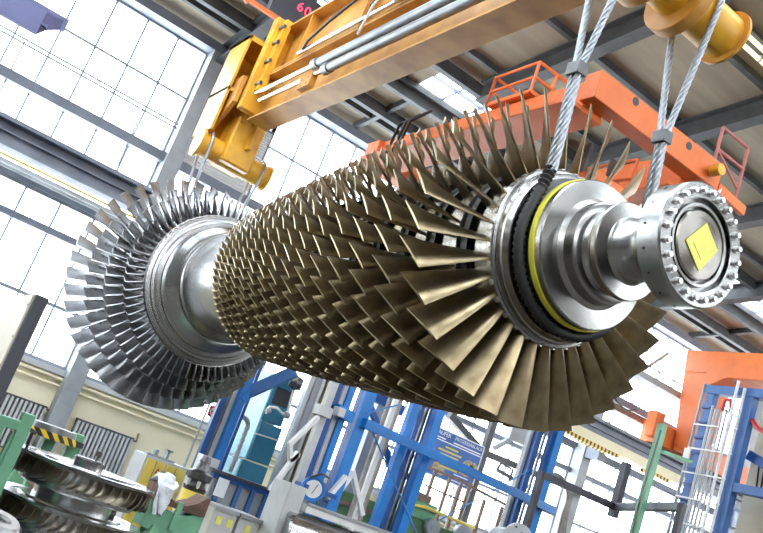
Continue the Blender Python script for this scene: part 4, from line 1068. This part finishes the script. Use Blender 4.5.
# green jack stand with striped ring
JY = 8.3
jc = aY(53, 432, JY)
js = thing('jack_stand', 'green jack stand carrying a dark round plate with yellow black striped rim', 'stand', (jc.x, JY, 0))
MB().lathe([(-.06, 0), (-.06, .23), (.0, .23), (.0, 0)], 40, (jc.x, JY, jc.z), (0, 0, 1)).build('striped_rim', M['hazard2'], js)
MB().lathe([(0, 0), (0, .21), (.05, .20), (.055, .12), (.055, 0)], 40, (jc.x, JY, jc.z), (0, 0, 1)).build('round_plate', M['dark'], js)
b = MB(); b.box2((jc.x - .05, JY - .05, 0), (jc.x + .05, JY + .05, jc.z - .06)); b.build('column', M['green'], js, bev=.008)
q = aY(74, 447, JY); b = MB(); b.prism([(q.x - .10, JY, q.z - .55), (q.x + .10, JY, q.z - .55), (q.x + .06, JY, q.z + .12), (q.x - .04, JY, q.z + .12)], (0, .12, 0)); b.box2((q.x - .13, JY - .02, 0), (q.x + .13, JY + .14, q.z - .55)); b.build('support_arm', M['green'], js, bev=.008)
MB().box((q.x - .05, JY + .03, q.z + .03), (.24, .1, .05)).build('clamp_bar', M['dark'], js)
# green trestle on the far left edge
tl2 = thing('green_trestle', 'green steel trestle leg at the left edge beside the stacked discs', 'trestle', (1.4, 6.6, 0))
TY = 6.5
b = MB(); p = vp(b, 13, 450, TY, .085, .085, aY(22, 411, TY).z); b.build('post', M['green'], tl2, bev=.006)
b = MB(); b.bar(aY(-6, 418, TY), aY(27, 428, TY), .08, .07); b.build('cap_beam', M['green'], tl2, bev=.006)
b = MB(); b.bar(aY(-4, 470, TY), aY(15, 432, TY), .04, .05, (0, 1, 0)); b.build('brace', M['green'], tl2)
b = MB(); p2 = vp(b, -14, 450, TY, .085, .085, aY(-10, 420, TY).z); b.build('post', M['green'], tl2, bev=.006)
b = MB(); b.tube([aY(34, 430, TY), aY(26, 449, TY), aY(3, 482, TY)], .010, 6); b.build('chain', M['black'], tl2)
b = MB(); b.tube([aY(27, 426, TY), aY(36, 434, TY)], .012, 6); b.build('hook', M['dark'], tl2)
# green drawer cabinet
dc = thing('drawer_cabinet', 'green drawer cabinet with silver handles behind the stacked discs', 'cabinet', (2.2, 9.2, 0))
DYc = 9.3
a = aY(17, 462, DYc); c = aY(50, 476, DYc); zc_ = aY(33, 468, DYc).z
MB().box2((a.x, DYc, 0), (c.x, DYc + .6, zc_)).build('cabinet_body', M['green'], dc, bev=.008)
for i in range(4):
    z = zc_ - .12 - .2 * i
    o = MB().box2((a.x + .03, DYc - .012, z - .085), (c.x - .03, DYc + .005, z + .085)).build('drawer', M['green'], dc, bev=.004)
    MB().box2((a.x + .08, DYc - .035, z + .03), (c.x - .08, DYc - .015, z + .05)).build('drawer_handle', M['chrome'], o)
# small silver rings at the lower left corner
for i, (x, y, l) in enumerate(((1, 522, 'upper silver ring lying in the lower left corner'), (6, 537, 'lower silver ring lying in the lower left corner'))):
    q = aY(x, y, 5.2)
    o = MB().lathe([(-.02, .05), (-.02, .10), (.02, .10), (.02, .05)], 28, (q.x, 5.2 - .02 * i, q.z), (.1, -.3, 1), close=False).build('steel_ring', M['bolt'], None); tag(o, l, 'ring', 'silver rings in the corner')
rt = thing('ring_table', 'small table under the silver rings in the lower left corner', 'table', (aY(2, 530, 5.2).x, 5.2, 0))
q = aY(3, 534, 5.2); MB().box2((q.x - .4, 5.0, q.z - .09), (q.x + .16, 5.5, q.z - .035)).build('table_top', M['gsteel'], rt)
for dx in (-.36, .12):
    for y in (5.04, 5.46): MB().box2((q.x + dx - .02, y - .02, 0), (q.x + dx + .02, y + .02, q.z - .09)).build('leg', M['gsteel'], rt)
# yellow cabinet
YY = 12.6
a = aY(148, 455, YY); c = aY(186, 471, YY); zy = .5 * (a.z + c.z)
yc = thing('safety_cabinet', 'yellow double door safety cabinet with grey sides against the cream wall', 'cabinet', ((a.x + c.x) / 2, YY + .3, 0))
MB().box2((a.x - .02, YY, 0), (c.x + .02, YY + .55, zy + .02)).build('cabinet_body', M['lgrey'], yc, bev=.008)
w2 = (c.x - a.x) / 2
for k in range(2):
    o = MB().box2((a.x + .015 + k * w2, YY - .025, .1), (a.x + (k + 1) * w2 - .008, YY + .002, zy - .02)).build('door', M['cabyel'], yc, bev=.004)
    MB().box2((a.x + (.48 + k) * w2, YY - .028, .1), (a.x + (.48 + k) * w2 + .008, YY - .02, zy - .02)).build('door_fold', M['rusty'], o)
q = aY(146, 492, YY)
MB().tube([(q.x - .02, YY - .02, q.z + .06), (q.x + .03, YY - .05, q.z + .05), (q.x + .03, YY - .05, q.z - .05), (q.x, YY - .02, q.z - .06)], .012, 6).build('door_handle', M['dark'], yc)
b = MB(); q = aY(157, 471, YY); b.prism([(q.x - .045, YY - .03, q.z - .04), (q.x + .045, YY - .03, q.z - .04), (q.x, YY - .03, q.z + .045)], (0, .004, 0)); b.build('warning_triangle', M['crane'], yc)
b = MB()
for px in (162, 167, 171):
    q = aY(px, 471 + (px - 157) * .4, YY); b.box((q.x, YY - .028, q.z), (.075, .006, .075))
b.build('sign_square', M['beige'], yc)
# tools on the cabinet
tt = thing('bench_vise', 'small grey tools standing on top of the yellow cabinet', 'tool', (aY(160, 455, YY + .2).x, YY + .2, zy + .02))
q = aY(160, 455, YY + .2)
b = MB(); b.box2((q.x - .22, YY + .1, zy + .02), (q.x + .22, YY + .3, zy + .05)); b.box2((q.x - .10, YY + .15, zy + .05), (q.x - .05, YY + .25, zy + .13)); b.box2((q.x + .08, YY + .15, zy + .05), (q.x + .12, YY + .25, zy + .17)); b.box2((q.x + .06, YY + .15, zy + .15), (q.x + .16, YY + .25, zy + .18)); b.build('tool_body', M['gsteel'], tt)
# turned part on yellow cylinder
HY = 9.6
hc_ = aY(199, 478, HY)
hp = thing('yellow_cylinder_unit', 'dark turned steel head on a yellow cylinder behind the green cradle', 'machine part', (hc_.x, HY, 0))
zz = aY(193, 491, HY).z
MB().lathe([(0, 0), (0, .135), (zz, .135), (zz, .10), (zz + .03, .08), (zz + .03, 0)], 40, (hc_.x, HY, 0), (0, 0, 1)).build('cylinder_body', M['cabyel'], hp)
MB().lathe([(zz, 0), (zz, .12), (zz + .05, .14), (zz + .09, .10), (zz + .11, .09), (zz + .14, .14), (zz + .21, .145), (zz + .24, .08), (zz + .33, .065), (zz + .34, .07), (zz + .40, .05), (zz + .40, 0)], 40, (hc_.x, HY, 0), (0, 0, 1)).build('turned_head', M['dark'], hp)
for a_ in range(6):
    an = 2 * PI * a_ / 6 + .3; cc = V((hc_.x + math.cos(an) * .12, HY + math.sin(an) * .12, 0))
    MB().cyl(cc + V((0, 0, zz + .04)), cc + V((0, 0, zz + .12)), .022, 8).build('head_nut', M['bolt'], hp)
# green cradle stand with wooden pads
CYd = 7.2
ca = aY(152, 497, CYd); cb_ = aY(206, 514, CYd)
zt3 = .5 * (ca.z + cb_.z) + .09
cs = thing('cradle_stand', 'green steel cradle stand with brown wooden saddle at the bottom left', 'stand', ((ca.x + cb_.x) / 2, CYd, 0))
xa, xb = ca.x, cb_.x; xm_ = (xa + xb) / 2
prof = [(xa, zt3 - .22), (xa, zt3 + .0), (xm_ - .2, zt3), (xm_ - .1, zt3 - .04), (xm_, zt3 - .055), (xm_ + .1, zt3 - .04), (xm_ + .2, zt3), (xb, zt3), (xb, zt3 - .22), (xm_ + .14, zt3 - .24), (xm_ - .14, zt3 - .24)]
MB().prism([(x, CYd, z - .11) for x, z in prof], (0, .22, 0)).build('cradle', M['green'], cs, bev=.006)
arcp = [(xm_ - .21, zt3 + .04), (xm_ - .14, zt3 - .03), (xm_ - .05, zt3 - .075), (xm_ + .05, zt3 - .075), (xm_ + .14, zt3 - .03), (xm_ + .21, zt3 + .04)]
MB().prism([(x, CYd - .02, z) for x, z in arcp] + [(xb - .01, CYd - .02, zt3 + .03), (xb - .01, CYd - .02, zt3 - .12), (xm_ - .24, CYd - .02, zt3 - .12), (xm_ - .24, CYd - .02, zt3 + .04)], (0, .26, 0)).build('wooden_saddle', M['wood'], cs, bev=.004)
MB().box2((xm_ - .025, CYd - .03, zt3 - .3), (xm_ + .025, CYd, zt3 - .06)).build('centre_tongue', M['green'], cs, bev=.004)
b = MB(); b.bar((xa + .12, CYd + .02, zt3 - .3), (xa - .25, CYd - .1, .02), .07, .07); b.build('leg', M['green'], cs, bev=.006)
b = MB(); b.bar((xb - .12, CYd + .02, zt3 - .3), (xb + .12, CYd - .1, .02), .07, .07); b.build('leg', M['green'], cs, bev=.006)
b = MB(); b.bar((xa + .14, CYd + .2, zt3 - .3), (xa - .15, CYd + .4, .02), .07, .07); b.build('leg', M['green'], cs, bev=.006)
b = MB(); b.bar((xb - .12, CYd + .2, zt3 - .3), (xb + .05, CYd + .4, .02), .07, .07); b.build('leg', M['green'], cs, bev=.006)
# white cloth on the cradle
cx_, cz_ = aY(163, 492, CYd).x, zt3
b = MB(); secs = []
for i in range(15):
    t = i / 14
    # drape: over the front, across the top
    if t < .55: y = CYd - .045; z = cz_ - .20 + t / .55 * .24
    else: y = CYd - .045 + (t - .55) / .45 * .20; z = cz_ + .04 + .05 * math.sin((t - .55) / .45 * PI)
    wdt = .035 + .045 * min(1, t * 1.6)
    ring = []
    for j in range(20):
        a = 2 * PI * j / 20
        ring.append(V((cx_ + math.cos(a) * wdt + .015 * math.sin(5 * a + i), y + math.sin(a) * .028 * (1 + .45 * math.sin(4 * a + i * .8)) - .01, z + .012 * math.sin(3 * a + i) + (.03 * math.sin(a) if t > .5 else 0))))
    secs.append(ring)
b.loft(secs); tag(b.build('cleaning_cloth', M['cloth'], None, ang=80), 'crumpled white cloth draped over the green cradle stand', 'cloth')
# yellow drum under the cradle
dq = aY(168, 530, 8.0)
b = MB(); b.lathe([(0, 0), (0, .2), (dq.z + .02, .2), (dq.z + .05, .18), (dq.z + .05, 0)], 40, (dq.x, 8.0, 0), (0, 0, 1))
tag(b.build('yellow_drum', M['cabyel'], None), 'yellow drum standing behind the legs of the green cradle stand', 'drum')

# ================================================================== LIGHT, WORLD, CAMERA
w = bpy.data.worlds.new('overcast'); bpy.context.scene.world = w; w.use_nodes = True
nt = w.node_tree; bg = nt.nodes['Background']; bg.inputs[0].default_value = (.93, .97, 1, 1); bg.inputs[1].default_value = 7
def area(name, loc, rot, sx, sy, e, col=(1, .97, .92)):
    l = bpy.data.lights.new(name, 'AREA'); l.shape = 'RECTANGLE'; l.size = sx; l.size_y = sy; l.energy = e; l.color = col
    o = bpy.data.objects.new(name, l); COL.objects.link(o); o.location = loc; o.rotation_euler = rot; return o
sc_ = bpy.context.scene
cam = bpy.data.cameras.new('camera'); co = bpy.data.objects.new('camera', cam); COL.objects.link(co)
cam.sensor_fit = 'HORIZONTAL'; cam.sensor_width = 36; cam.lens = 36 * FPX / 763; cam.clip_end = 200
cam.dof.use_dof = False
r0, r1, r2 = RC[0], RC[1], RC[2]
mw = Matrix((r0, -r1, -r2)).transposed().to_4x4(); mw.translation = (0, 0, EYE); co.matrix_world = mw
sc_.camera = co
sc_.view_settings.view_transform = 'Standard'; sc_.view_settings.look = 'None'; sc_.view_settings.gamma = 1
sc_.view_settings.exposure = 0.7; sc_.view_settings.use_curve_mapping = False
sc_.cycles.use_denoising = True
sc_.cycles.max_bounces = 8; sc_.cycles.transparent_max_bounces = 16
